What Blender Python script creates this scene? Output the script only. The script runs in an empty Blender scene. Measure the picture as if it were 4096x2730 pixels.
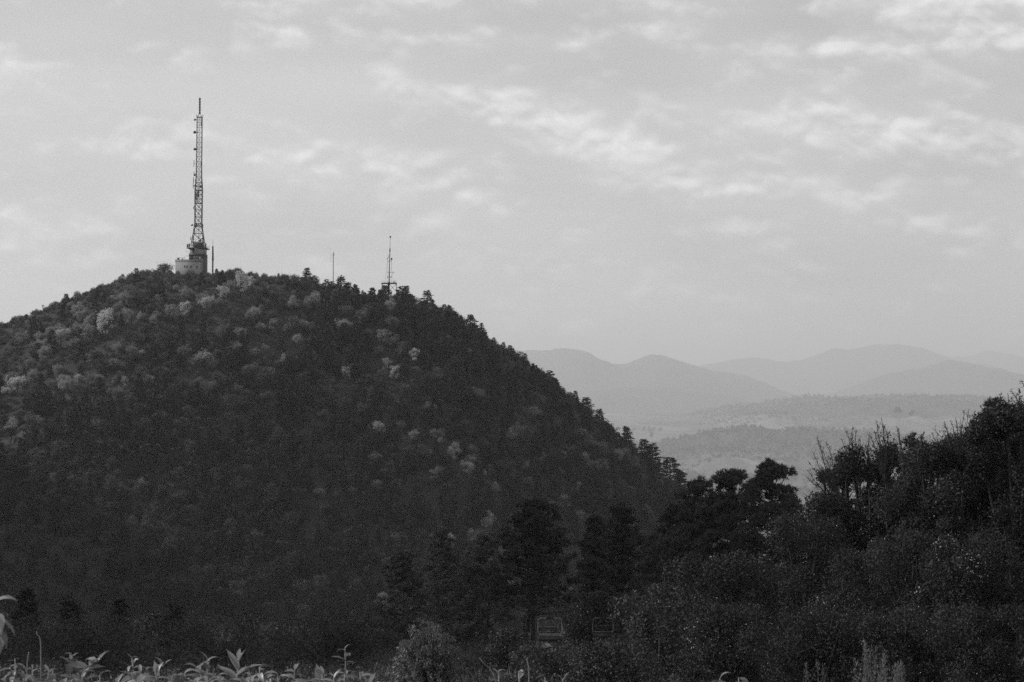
import bpy, math
import numpy as np
from mathutils import Vector, Matrix

# ------------------------------------------------------------------ scene, camera, sky, sun, exposure
sc = bpy.context.scene
COL = sc.collection
F = 9634.0            # focal length in photograph pixels (4096 wide)
PITCH = math.radians(1.397)
cam_d = bpy.data.cameras.new('camera')
cam = bpy.data.objects.new('camera', cam_d)
COL.objects.link(cam)
cam_d.sensor_width = 36.0
cam_d.lens = 36.0 * F / 4096.0
cam_d.clip_start = 0.3
cam_d.clip_end = 90000.0
cam.location = (0, 0, 0)
cam.rotation_euler = (math.pi / 2 + PITCH, 0, 0)
cam_d.dof.use_dof = True
cam_d.dof.focus_distance = 140.0
cam_d.dof.aperture_fstop = 18.0
sc.camera = cam

SUN_EL = math.radians(31)
SUN_AZ = math.radians(-76)            # clockwise from +Y: the sun stands ahead to the left, outside the frame
TO_SUN = Vector((math.sin(SUN_AZ) * math.cos(SUN_EL), math.cos(SUN_AZ) * math.cos(SUN_EL), math.sin(SUN_EL)))

world = bpy.data.worlds.new('World')
sc.world = world
world.use_nodes = True
wt = world.node_tree
wt.nodes.clear()


def wnode(t, **kw):
    n = wt.nodes.new(t)
    for k, v in kw.items():
        setattr(n, k, v)
    return n


def wm(op, a, b=None, c=None, clamp=False):
    n = wnode('ShaderNodeMath', operation=op)
    n.use_clamp = clamp
    for i, v in enumerate((a, b, c)):
        if v is None:
            continue
        if isinstance(v, (int, float)):
            n.inputs[i].default_value = v
        else:
            wt.links.new(v, n.inputs[i])
    return n.outputs[0]


def wsmooth(v, lo, hi):
    n = wnode('ShaderNodeMapRange', interpolation_type='SMOOTHSTEP')
    wt.links.new(v, n.inputs['Value'])
    n.inputs['From Min'].default_value = lo
    n.inputs['From Max'].default_value = hi
    return n.outputs['Result']


def build_world():
    sky = wnode('ShaderNodeTexSky', sky_type='NISHITA')
    sky.sun_disc = False
    sky.sun_elevation = SUN_EL
    sky.sun_rotation = SUN_AZ % (2 * math.pi)
    sky.altitude = 300.0
    sky.air_density = 1.0
    sky.dust_density = 1.6
    sky.ozone_density = 1.0
    bw = wnode('ShaderNodeRGBToBW')
    wt.links.new(sky.outputs[0], bw.inputs[0])
    # directions as azimuth / elevation, in units of 1/5534 rad
    tc = wnode('ShaderNodeTexCoord')
    sp = wnode('ShaderNodeSeparateXYZ')
    wt.links.new(tc.outputs['Generated'], sp.inputs[0])
    az = wm('ARCTAN2', sp.outputs[0], sp.outputs[1])
    el = wm('ARCSINE', sp.outputs[2])
    U = wm('MULTIPLY_ADD', az, 5534.0, 1176.0)
    V = wm('MULTIPLY_ADD', el, -5534.0, 919.0)

    def noise(su, sv, ou, ov, detail, rough, dist=0.0):
        cb = wnode('ShaderNodeCombineXYZ')
        wt.links.new(wm('MULTIPLY_ADD', U, su, ou), cb.inputs[0])
        # slight tilt of the cloud streets, falling to the right
        vv = wm('MULTIPLY_ADD', U, -0.05, V)
        wt.links.new(wm('MULTIPLY_ADD', vv, sv, ov), cb.inputs[1])
        n = wnode('ShaderNodeTexNoise')
        n.inputs['Scale'].default_value = 1.0
        n.inputs['Detail'].default_value = detail
        n.inputs['Roughness'].default_value = rough
        n.inputs['Distortion'].default_value = dist
        wt.links.new(cb.outputs[0], n.inputs['Vector'])
        return n.outputs['Fac']

    def gauss(u, v, ru, rv, tilt=0.0, amp=1.0):
        du = wm('ADD', U, -u)
        dv = wm('MULTIPLY_ADD', du, -tilt * .65, wm('ADD', V, -v))
        a = wm('DIVIDE', du, ru)
        b = wm('DIVIDE', dv, rv)
        r2 = wm('ADD', wm('MULTIPLY', a, a), wm('MULTIPLY', b, b))
        return wm('MULTIPLY', wm('EXPONENT', wm('MULTIPLY', r2, -1.0)), amp)

    spots = [(650, 70, 60, 40, .5, .75), (925, 95, 110, 38, .1, .85), (1550, 88, 70, 38, .2, .75), (1325, 116, 55, 24, .1, .5),
             (1870, 36, 90, 22, -.1, .6), (2140, 40, 170, 55, .25, 1.15), (2330, 60, 110, 60, .35, 1.1), (1950, 122, 230, 30, -.02, .95),
             (1230, 275, 150, 45, .25, .95), (1430, 350, 210, 60, .45, 1.0), (1640, 425, 200, 35, .2, .85),
             (1870, 290, 180, 48, .1, .85), (2110, 330, 190, 60, .3, .9), (2330, 360, 130, 60, .45, .9),
             (330, 350, 170, 60, .35, .4), (720, 385, 190, 55, .1, .7), (960, 385, 130, 48, .3, .7), (1110, 465, 70, 22, .1, .6),
             (170, 520, 120, 45, .3, .65), (30, 520, 120, 30, .2, .5), (960, 555, 150, 45, .35, .5), (1750, 540, 160, 45, .4, .5),
             (1990, 465, 150, 34, .35, .5), (1210, 640, 130, 40, .3, .4), (2150, 560, 200, 40, .3, .4), (560, 580, 160, 40, .2, .35)]
    m = None
    for s in spots:
        g = gauss(*s)
        m = g if m is None else wm('ADD', m, g)
    wide = wsmooth(noise(.0026, .0075, 3.1, 8.2, 3, .5), .42, .72)
    m = wm('MINIMUM', wm('ADD', m, wm('MULTIPLY', wide, .2)), 1.1)
    # lumpy cloud density and the same field sampled a little higher, for lit tops and grey undersides
    def lump(du, dv):
        big = noise(.0056, .0098, 11.3 + du * .0056, 4.7 + dv * .0098, 8, .52, .0)
        cb = wnode('ShaderNodeCombineXYZ')
        wt.links.new(wm('MULTIPLY_ADD', big, .8, wm('MULTIPLY_ADD', U, .0068, 2.0 + du * .0068)), cb.inputs[0])
        wt.links.new(wm('MULTIPLY_ADD', big, .6, wm('MULTIPLY_ADD', V, .0118, 1.0 + dv * .0118)), cb.inputs[1])
        rd = wnode('ShaderNodeTexNoise', noise_type='RIDGED_MULTIFRACTAL')
        rd.normalize = False
        rd.inputs['Scale'].default_value = 1.0
        rd.inputs['Detail'].default_value = 3.0
        rd.inputs['Roughness'].default_value = .5
        rd.inputs['Offset'].default_value = 1.0
        rd.inputs['Gain'].default_value = 1.5
        wt.links.new(cb.outputs[0], rd.inputs['Vector'])
        # billows: rounded heads (the inverse of ridges) on the broad noise
        return wm('ADD', wm('MULTIPLY', big, .8), wm('MULTIPLY_ADD', rd.outputs['Fac'], -.13, .24))
    d1 = lump(0, 0)
    d2 = lump(-7.0, -19.0)
    cov = wm('MULTIPLY_ADD', m, .34, wm('ADD', d1, -.34))
    dens = wsmooth(cov, .15, .58)
    rel = wm('MULTIPLY_ADD', wm('SUBTRACT', d1, d2), 4.2, .5, clamp=True)
    # thin veil: a soft streaky layer with a long edge high in the frame
    veil = wsmooth(wm('MULTIPLY_ADD', U, -.032, wm('MULTIPLY_ADD', noise(.002, .02, 1.7, 2.2, 4, .55), 46.0, V)), 150.0, 215.0)
    streak = noise(.0021, .022, 5.9, 1.2, 6, .6)
    veil = wm('MULTIPLY_ADD', veil, wm('MULTIPLY_ADD', streak, .2, .04), .76)
    skyv = wm('MULTIPLY', bw.outputs[0], SKY_GAIN)
    c_veil = wm('ADD', wm('MULTIPLY', skyv, .12), 3.95)
    v1 = wm('ADD', wm('MULTIPLY', skyv, wm('SUBTRACT', 1.0, veil)), wm('MULTIPLY', c_veil, veil))
    c_cloud = wm('MULTIPLY_ADD', rel, 2.5, 4.1)
    dn = wm('MULTIPLY', dens, .8)
    v2 = wm('ADD', wm('MULTIPLY', v1, wm('SUBTRACT', 1.0, dn)), wm('MULTIPLY', c_cloud, dn))
    # broad unevenness of a thinly overcast sky
    uneven = wm('MULTIPLY_ADD', noise(.0012, .004, 9.9, 7.7, 2, .5), .5, .75)
    v2 = wm('MULTIPLY', v2, uneven)
    bg = wnode('ShaderNodeBackground')
    bg.inputs['Strength'].default_value = 0.135
    cc = wnode('ShaderNodeCombineColor')
    for i in range(3):
        wt.links.new(v2, cc.inputs[i])
    wt.links.new(cc.outputs[0], bg.inputs['Color'])
    out = wnode('ShaderNodeOutputWorld')
    wt.links.new(bg.outputs[0], out.inputs['Surface'])


SKY_GAIN = 0.5
build_world()
world.cycles.sampling_method = 'MANUAL'
world.cycles.sample_map_resolution = 512

sun_d = bpy.data.lights.new('sun', 'SUN')
sun_d.energy = 3.6
sun_d.angle = math.radians(0.53)
sun_d.color = (1.0, 1.0, 1.0)          # black-and-white photograph: neutral light
sun = bpy.data.objects.new('sun', sun_d)
COL.objects.link(sun)
sun.rotation_euler = TO_SUN.to_track_quat('Z', 'Y').to_euler()

HAZE_DENSITY = 0.70e-4

vs = sc.view_settings
vs.view_transform = 'Standard'
vs.look = 'None'
vs.exposure = 0.2
vs.gamma = 1.0
vs.use_curve_mapping = False
sc.render.engine = 'CYCLES'
cy = sc.cycles
cy.use_denoising = False
cy.max_bounces = 5
cy.diffuse_bounces = 2
cy.glossy_bounces = 2
cy.transmission_bounces = 2
cy.volume_bounces = 0
cy.use_adaptive_sampling = False
cy.sample_clamp_indirect = 4.0

# ------------------------------------------------------------------ helpers
rng = np.random.default_rng(7)


def at(px, py, Y):
    """World point seen at photograph pixel (px, py) at distance Y along +Y."""
    cp, sp_ = math.cos(PITCH), math.sin(PITCH)
    a = (px - 2048.0) / F
    b = (1365.0 - py) / F
    d = np.array([a, cp - b * sp_, sp_ + b * cp])
    return d * (Y / d[1])


def S(px, py):
    """2353-wide view coordinates -> photograph pixels."""
    return px * 4096.0 / 2353.0, py * 4096.0 / 2353.0


_lat = np.random.default_rng(99).random((256, 256))


def vnoise(x, y):
    x = np.asarray(x, float); y = np.asarray(y, float)
    xi = np.floor(x).astype(int); yi = np.floor(y).astype(int)
    fx = x - xi; fy = y - yi
    fx = fx * fx * (3 - 2 * fx); fy = fy * fy * (3 - 2 * fy)
    g = lambda i, j: _lat[i % 256, j % 256]
    return (g(xi, yi) * (1 - fx) + g(xi + 1, yi) * fx) * (1 - fy) + (g(xi, yi + 1) * (1 - fx) + g(xi + 1, yi + 1) * fx) * fy


def fbm(x, y, o=4):
    s = 0.0; a = .5; t = 0.0
    for k in range(o):
        s = s + a * (vnoise(np.asarray(x) * 2 ** k + 13.7 * k, np.asarray(y) * 2 ** k + 7.1 * k) - .5)
        t += a; a *= .5
    return s / t


class MB:
    """Collects vertices and faces of one mesh."""
    def __init__(self):
        self.v = []; self.f = {3: [], 4: []}; self.n = 0

    def add(self, v, f):
        v = np.asarray(v, float).reshape(-1, 3)
        f = np.asarray(f, int)
        if f.ndim == 1:
            f = f[None]
        self.v.append(v); self.f[f.shape[1]].append(f + self.n); self.n += len(v)
        return self

    def box(self, c, s, rz=0.0, taper=1.0):
        x, y, z = np.asarray(s, float) / 2
        t = taper
        v = np.array([(-x, -y, -z), (x, -y, -z), (x, y, -z), (-x, y, -z), (-x * t, -y * t, z), (x * t, -y * t, z), (x * t, y * t, z), (-x * t, y * t, z)])
        if rz:
            c_, s_ = math.cos(rz), math.sin(rz)
            v = np.stack([v[:, 0] * c_ - v[:, 1] * s_, v[:, 0] * s_ + v[:, 1] * c_, v[:, 2]], 1)
        return self.add(v + np.asarray(c, float), [(0, 3, 2, 1), (4, 5, 6, 7), (0, 1, 5, 4), (1, 2, 6, 5), (2, 3, 7, 6), (3, 0, 4, 7)])

    def tube(self, pts, rad, n=5, cap=True):
        pts = np.asarray(pts, float)
        k = len(pts)
        rad = np.broadcast_to(np.asarray(rad, float), (k,))
        d = np.gradient(pts, axis=0)
        d /= np.linalg.norm(d, axis=1)[:, None] + 1e-9
        ref = np.array([0, 0, 1.0]) if abs(d[:, 2]).mean() < .8 else np.array([1.0, 0, 0])
        u = np.cross(d, ref); u /= np.linalg.norm(u, axis=1)[:, None] + 1e-9
        w = np.cross(d, u)
        a = np.arange(n) * 2 * math.pi / n
        ring = pts[:, None] + rad[:, None, None] * (u[:, None] * np.cos(a)[None, :, None] + w[:, None] * np.sin(a)[None, :, None])
        f = []
        for i in range(k - 1):
            for j in range(n):
                f.append((i * n + j, i * n + (j + 1) % n, (i + 1) * n + (j + 1) % n, (i + 1) * n + j))
        base = self.n
        self.add(ring.reshape(-1, 3), f)
        if cap and n == 4:
            self.f[4].append(np.array([[base + 3, base + 2, base + 1, base]]))
            self.f[4].append(np.array([[base + (k - 1) * n + j for j in range(4)]]))
        elif cap and n > 4:
            for o, rev in ((0, True), ((k - 1) * n, False)):
                tri = [(base + o, base + o + j, base + o + j + 1) for j in range(1, n - 1)]
                if rev:
                    tri = [t[::-1] for t in tri]
                self.f[3].append(np.array(tri))
        return self

    def leaves(self, c, d, nrm, L, W):
        """Diamond leaves: centre c, axis d, normal nrm."""
        c = np.asarray(c); n = len(c)
        d = d / (np.linalg.norm(d, axis=1)[:, None] + 1e-9)
        s = np.cross(d, nrm); s /= np.linalg.norm(s, axis=1)[:, None] + 1e-9
        L = np.broadcast_to(L, (n,))[:, None] / 2; W = np.broadcast_to(W, (n,))[:, None] / 2
        v = np.stack([c - d * L, c + s * W, c + d * L, c - s * W], 1).reshape(-1, 3)
        i = np.arange(n) * 4
        return self.add(v, np.stack([i, i + 1, i + 2, i + 3], 1))

    def tris(self, c, d, nrm, L, W):
        c = np.asarray(c); n = len(c)
        d = d / (np.linalg.norm(d, axis=1)[:, None] + 1e-9)
        s = np.cross(d, nrm); s /= np.linalg.norm(s, axis=1)[:, None] + 1e-9
        L = np.broadcast_to(L, (n,))[:, None]; W = np.broadcast_to(W, (n,))[:, None] / 2
        v = np.stack([c + s * W, c - s * W, c + d * L], 1).reshape(-1, 3)
        i = np.arange(n) * 3
        return self.add(v, np.stack([i, i + 1, i + 2], 1))

    def mesh(self, name, mat, smooth=False):
        v = np.concatenate(self.v) if self.v else np.zeros((0, 3))
        me = bpy.data.meshes.new(name)
        f3 = np.concatenate(self.f[3]) if self.f[3] else np.zeros((0, 3), int)
        f4 = np.concatenate(self.f[4]) if self.f[4] else np.zeros((0, 4), int)
        li = np.concatenate([f3.ravel(), f4.ravel()]).astype(np.int32)
        tot = np.concatenate([np.full(len(f3), 3), np.full(len(f4), 4)]).astype(np.int32)
        st = np.concatenate([[0], np.cumsum(tot)[:-1]]).astype(np.int32) if len(tot) else np.zeros(0, np.int32)
        me.vertices.add(len(v)); me.vertices.foreach_set('co', v.astype(np.float32).ravel())
        me.loops.add(len(li)); me.loops.foreach_set('vertex_index', li)
        me.polygons.add(len(tot)); me.polygons.foreach_set('loop_start', st); me.polygons.foreach_set('loop_total', tot)
        if smooth:
            me.polygons.foreach_set('use_smooth', np.ones(len(tot), bool))
        me.update(calc_edges=True)
        if mat is not None:
            me.materials.append(mat)
        return me


def obj(name, me, parent=None, loc=(0, 0, 0), rz=0.0, scale=None, **props):
    o = bpy.data.objects.new(name, me)
    COL.objects.link(o)
    o.location = tuple(loc)
    if rz:
        o.rotation_euler = (0, 0, rz)
    if scale is not None:
        o.scale = (scale,) * 3 if isinstance(scale, (int, float)) else tuple(scale)
    if parent is not None:
        o.parent = parent
    for k, v in props.items():
        o[k] = v
    return o


def thing(name, label, cat, loc=(0, 0, 0), rz=0.0, scale=None, group=None):
    o = obj(name, None, None, loc, rz, scale, label=label, category=cat)
    if group:
        o['group'] = group
    return o


def unit(v):
    return v / (np.linalg.norm(v, axis=-1, keepdims=True) + 1e-9)


def rdir(r, n):
    return unit(r.normal(size=(n, 3)))


# ------------------------------------------------------------------ materials (a black-and-white photograph: neutral greys)
def material(name, val, rough=.8, spec=.3, var=.0, nscale=0.0, namp=0.0, transl=0.0, metallic=0.0, bump=0.0, coords='Object'):
    m = bpy.data.materials.new(name)
    m.use_nodes = True
    nt = m.node_tree
    b = nt.nodes['Principled BSDF']
    b.inputs['Roughness'].default_value = rough
    b.inputs['Specular IOR Level'].default_value = spec
    b.inputs['Metallic'].default_value = metallic
    b.inputs['Base Color'].default_value = (val, val, val, 1)
    fac = None

    def mth(op, a, bb):
        n = nt.nodes.new('ShaderNodeMath'); n.operation = op
        for i, x in enumerate((a, bb)):
            if isinstance(x, (int, float)):
                n.inputs[i].default_value = x
            else:
                nt.links.new(x, n.inputs[i])
        return n.outputs[0]
    if var:
        oi = nt.nodes.new('ShaderNodeObjectInfo')
        fac = mth('ADD', mth('MULTIPLY', oi.outputs['Random'], 2 * var), 1 - var)
    if namp:
        tc = nt.nodes.new('ShaderNodeTexCoord')
        nz = nt.nodes.new('ShaderNodeTexNoise')
        nz.inputs['Scale'].default_value = nscale
        nz.inputs['Detail'].default_value = 6
        nt.links.new(tc.outputs[coords], nz.inputs['Vector'])
        f2 = mth('ADD', mth('MULTIPLY', nz.outputs['Fac'], 2 * namp), 1 - namp)
        fac = f2 if fac is None else mth('MULTIPLY', fac, f2)
        if bump:
            bp = nt.nodes.new('ShaderNodeBump')
            bp.inputs['Strength'].default_value = bump
            nt.links.new(nz.outputs['Fac'], bp.inputs['Height'])
            nt.links.new(bp.outputs[0], b.inputs['Normal'])
    col = None
    if fac is not None:
        v = mth('MULTIPLY', fac, val)
        cc = nt.nodes.new('ShaderNodeCombineColor')
        for i in range(3):
            nt.links.new(v, cc.inputs[i])
        col = cc.outputs[0]
        nt.links.new(col, b.inputs['Base Color'])
    if transl:
        tr = nt.nodes.new('ShaderNodeBsdfTranslucent')
        tr.inputs['Color'].default_value = (val, val, val, 1)
        if col is not None:
            nt.links.new(col, tr.inputs['Color'])
        mx = nt.nodes.new('ShaderNodeMixShader')
        mx.inputs[0].default_value = transl
        nt.links.new(b.outputs[0], mx.inputs[1]); nt.links.new(tr.outputs[0], mx.inputs[2])
        nt.links.new(mx.outputs[0], nt.nodes['Material Output'].inputs['Surface'])
    return m


M = {}
M['soil'] = material('dry grass and soil', .07, .95, .1, 0, .35, .5, bump=.3)
M['hill'] = material('hillside soil and litter', .03, .95, .1, 0, .08, .6)
M['bark'] = material('bark', .04, .9, .2, .2, 3.0, .4)
M['pine'] = material('pine needles', .026, .6, .25, .3, 1.2, .35, transl=.12)
M['pine_fg'] = material('black pine needles', .055, .55, .3, .15, .8, .35, transl=.1)
M['leaf_dark'] = material('dark foliage', .048, .6, .3, .4, .7, .4, transl=.25)
M['leaf_mid'] = material('autumn foliage', .19, .7, .3, .5, .7, .4, transl=.3)
M['leaf_pale'] = material('pale yellow foliage', .44, .7, .2, .15, .8, .3, transl=.5)
M['leaf_soft'] = material('half pale foliage', .22, .7, .2, .25, .8, .4, transl=.5)
M['twig'] = material('grey twigs', .125, .9, .2, .35)
M['glossy'] = material('glossy shrub leaves', .027, .6, .15, .25, .8, .85, transl=.2)
M['glint'] = material('painted leaf glints', .42, .55, .3, .25, 1.3, .4, transl=.25)  # pale colour stands in for sun glints on the shrub leaves
M['branch'] = material('dark branches', .03, .9, .2)
M['fgleaf'] = material('lance leaves', .2, .42, .45, .55, 9.0, .25, transl=.35)
M['fgstem'] = material('plant stems', .2, .6, .3, .3)
M['dry'] = material('dry weeds', .17, .8, .2, .2, 6.0, .4, transl=.3)
M['weep'] = material('narrow shrub leaves', .15, .45, .4, .2, 2.0, .5, transl=.3)
M['concrete'] = material('weathered render', .27, .9, .2, 0, .9, .25)
M['wall_light'] = material('pale render', .4, .9, .2, 0, .9, .2)
M['wall_dark'] = material('dark render', .06, .8, .2, 0, .8, .3)
M['steel'] = material('painted steel', .05, .5, .4, 0, 1.5, .3, metallic=.2)
M['steel_light'] = material('galvanised steel', .3, .4, .5, 0, 1.5, .3, metallic=.5)
M['dish'] = material('antenna dish', .06, .5, .4)
M['glass'] = material('dark window glass', .02, .15, .5)
M['white'] = material('window painted bright', .8, .5, .3)
M['rock'] = material('pale rock', .2, .9, .2, 0, 4.0, .3)
M['seat'] = material('dark seat', .03, .5, .4)
M['tube'] = material('bare steel tube', .2, .45, .5, metallic=.4)


def field_material(name='valley fields', wood=None):
    """Valley: fields and meadows in patches, hedges between."""
    m = bpy.data.materials.new(name)
    m.use_nodes = True
    nt = m.node_tree
    b = nt.nodes['Principled BSDF']
    b.inputs['Roughness'].default_value = .95
    b.inputs['Specular IOR Level'].default_value = .05
    tc = nt.nodes.new('ShaderNodeTexCoord')
    mp = nt.nodes.new('ShaderNodeMapping')
    mp.inputs['Scale'].default_value = (.0034, .0011, 0)
    mp.inputs['Rotation'].default_value = (0, 0, .25)
    nt.links.new(tc.outputs['Object'], mp.inputs['Vector'])
    vo = nt.nodes.new('ShaderNodeTexVoronoi')
    vo.inputs['Scale'].default_value = 1.0
    nt.links.new(mp.outputs[0], vo.inputs['Vector'])
    sepc = nt.nodes.new('ShaderNodeSeparateColor')
    nt.links.new(vo.outputs['Color'], sepc.inputs[0])
    nz = nt.nodes.new('ShaderNodeTexNoise')
    nz.inputs['Scale'].default_value = .006
    nz.inputs['Detail'].default_value = 8
    nt.links.new(tc.outputs['Object'], nz.inputs['Vector'])
    mr = nt.nodes.new('ShaderNodeMapRange')
    mr.inputs['To Min'].default_value = .06
    mr.inputs['To Max'].default_value = .15
    nt.links.new(sepc.outputs[0], mr.inputs['Value'])
    mu = nt.nodes.new('ShaderNodeMath'); mu.operation = 'MULTIPLY'
    nt.links.new(mr.outputs[0], mu.inputs[0])
    mr2 = nt.nodes.new('ShaderNodeMapRange')
    mr2.inputs['From Min'].default_value = .3
    mr2.inputs['From Max'].default_value = .7
    mr2.inputs['To Min'].default_value = .6
    mr2.inputs['To Max'].default_value = 1.25
    nt.links.new(nz.outputs['Fac'], mr2.inputs['Value'])
    nt.links.new(mr2.outputs[0], mu.inputs[1])
    val = mu.outputs[0]
    if wood is not None:
        # woodland on the upper slope, fields below, with a ragged edge
        sx_ = nt.nodes.new('ShaderNodeSeparateXYZ')
        nt.links.new(tc.outputs['Object'], sx_.inputs[0])
        n2 = nt.nodes.new('ShaderNodeTexNoise')
        n2.inputs['Scale'].default_value = .0016
        n2.inputs['Detail'].default_value = 7
        nt.links.new(tc.outputs['Object'], n2.inputs['Vector'])
        ad = nt.nodes.new('ShaderNodeMath'); ad.operation = 'MULTIPLY_ADD'
        nt.links.new(n2.outputs['Fac'], ad.inputs[0]); ad.inputs[1].default_value = wood[1]
        nt.links.new(sx_.outputs[2], ad.inputs[2])
        sm = nt.nodes.new('ShaderNodeMapRange')
        sm.inputs['From Min'].default_value = wood[0]
        sm.inputs['From Max'].default_value = wood[0] + 12
        nt.links.new(ad.outputs[0], sm.inputs['Value'])
        mxv = nt.nodes.new('ShaderNodeMix')
        nt.links.new(sm.outputs[0], mxv.inputs[0])
        nt.links.new(val, mxv.inputs[2]); mxv.inputs[3].default_value = .04
        val = mxv.outputs[0]
    cc = nt.nodes.new('ShaderNodeCombineColor')
    for i in range(3):
        nt.links.new(val, cc.inputs[i])
    nt.links.new(cc.outputs[0], b.inputs['Base Color'])
    return m


M['fields'] = field_material()
M['ridge_cover'] = field_material('ridge woods and fields', (-50, 90))
M['rise_cover'] = field_material('rise woods and fields', (-185, 90))
M['farwood'] = material('far woodland', .035, .95, .05, 0, .004, .5)
M['farwood_pale'] = material('far pale trees', .13, .9, .05, .3)

# ------------------------------------------------------------------ terrain
HILL_Y = 720.0
# crest of the ground (photograph in 2353-wide units): the skyline less the height of what grows there
_crest = [(-900, 1130), (-500, 950), (-250, 845), (0, 758), (100, 722), (180, 690), (270, 654), (330, 634), (400, 630), (470, 637), (540, 634),
          (600, 642), (660, 647), (700, 656), (740, 670), (790, 680), (850, 692), (900, 695), (980, 712), (1040, 733), (1100, 771), (1150, 809), (1200, 839),
          (1250, 875), (1300, 915), (1350, 956), (1400, 997), (1450, 1041), (1500, 1087), (1560, 1131), (1640, 1215), (1760, 1330), (2000, 1500)]
_cw = np.array([at(*S(a, b), HILL_Y) for a, b in _crest])


def hillz(x, y):
    x = np.asarray(x, float); y = np.asarray(y, float)
    c = np.interp(x, _cw[:, 0], _cw[:, 2])
    d = y - HILL_Y
    s = .60 * (np.sqrt(d * d + 16.0 ** 2) - 16.0)
    ribs = 9.0 * fbm(x / 55.0 + .012 * d, y / 160.0, 3) + 3.0 * fbm(x / 14.0, y / 14.0, 2)
    return c - s + ribs * np.clip(np.abs(d) / 50.0, 0, 1)


FS = 2.0              # how far away the valley and the mountains lie
_by = [-80, 0, 12, 30, 60, 118, 250, 450, 700, 900, 2500, 3800, 4700, 5600, 6600, 7600, 8600, 10500, 20000, 60000]
_bz = [3, -1.75, -3.0, -4.95, -8.2, -14.4, -28.5, -49, -80, -115, -170, -165, -150, -132, -96, -62, -45, -60, -60, -120]
_by = [v * FS if v > 2000 else v for v in _by]
_bz = [z_ * (FS if v > 2000 else 1) for v, z_ in zip(_by, _bz)]


def basez(x, y):
    x = np.asarray(x, float); y = np.asarray(y, float)
    z = np.interp(y, _by, _bz)
    near = np.clip((400 - y) / 200.0, 0, 1)
    ramp = np.clip((x - 7.0 - .02 * y) * .26, 0, 7.0) * near * np.clip((y - 8) / 30, 0, 1)
    z = z + ramp + near * .5 * fbm(x / 6.0, y / 6.0, 3) * np.clip(y / 30, 0, 1)
    far = np.clip((y - 1200) / 1500.0, 0, 1)
    z = z + far * 26.0 * FS * fbm(x / (1300.0 * FS) + 3.3, y / (1700.0 * FS), 3)
    return z


def ground_z(x, y):
    return np.maximum(basez(x, y), np.where(np.abs(np.asarray(y) - HILL_Y) < 260, hillz(x, y), -1e5))


def hit(px, py, y0=30.0, y1=735.0):
    ys = np.arange(y0, y1, .5)
    p = at(px, py, 1.0)
    g = ground_z(p[0] * ys, ys)
    i = np.argmax(g >= p[2] * ys)
    return np.array([p[0] * ys[i], ys[i], float(g[i])])


def grid_mesh(name, X, Y, Z, mat, **kw):
    h, w = X.shape
    v = np.stack([X, Y, Z], -1).reshape(-1, 3)
    i = np.arange(h * w).reshape(h, w)
    f = np.stack([i[:-1, :-1], i[:-1, 1:], i[1:, 1:], i[1:, :-1]], -1).reshape(-1, 4)
    mb = MB(); mb.add(v, f)
    return obj(name, mb.mesh(name, mat, smooth=True), **kw)


# near and far ground, one sheet to the horizon
ys = np.concatenate([np.linspace(-80, 60, 60)[:-1], 60 * (50000 / 60) ** (np.linspace(0, 1, 330))])
u = np.linspace(-1, 1, 161)
Yg = np.repeat(ys[:, None], len(u), 1)
Xg = u[None, :] * (90 + .5 * np.abs(Yg))
NEARC = 1500.0
split = np.searchsorted(ys, 1400)
grid_mesh('ground', Xg[:split + 1], Yg[:split + 1], basez(Xg[:split + 1], Yg[:split + 1]), M['soil'], kind='structure', label='dry grassy slope falling away below the camera')
grid_mesh('valley', Xg[split:], Yg[split:], basez(Xg[split:], Yg[split:]), M['fields'], kind='structure', label='wide hazy valley of fields beyond the hill')

hx = np.linspace(-330, 150, 240); hy = np.linspace(500, 960, 190)
HX, HY = np.meshgrid(hx, hy)
grid_mesh('main_hill', HX, HY, hillz(HX, HY), M['hill'], kind='structure', label='dark wooded hill carrying the transmitter tower')

nx = np.linspace(-700, -165, 90); ny = np.linspace(330, 960, 100)  # unseen hill added so that its shadow falls on the lower left slope
NX, NY = np.meshgrid(nx, ny)
dd_ = np.sqrt(((NX + 385) / 1.0) ** 2 + ((NY - 635) / 1.15) ** 2)
NZ = -75 + 215 * np.exp(-(dd_ / 150.0) ** 2) + 10 * fbm(NX / 60, NY / 60, 3)
grid_mesh('shade_hill', NX, NY, NZ, M['hill'], kind='structure', label='added unseen hill far on the left, shading the lower slope')

nx = np.linspace(-330, -46, 70); ny = np.linspace(-40, 480, 80)  # second unseen rise, added to shade the near hollow and its pines
NX, NY = np.meshgrid(nx, ny)
NZ = -62 + 195 * np.exp(-((NX + 155) / 58.0) ** 2 - ((NY - 205) / 100.0) ** 2) + 5 * fbm(NX / 30, NY / 30, 3) * np.exp(-((NX + 155) / 70.0) ** 2)
grid_mesh('shade_hill', NX, NY, NZ, M['hill'], kind='structure', label='added unseen shoulder close by on the left, shading the hollow')


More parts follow.
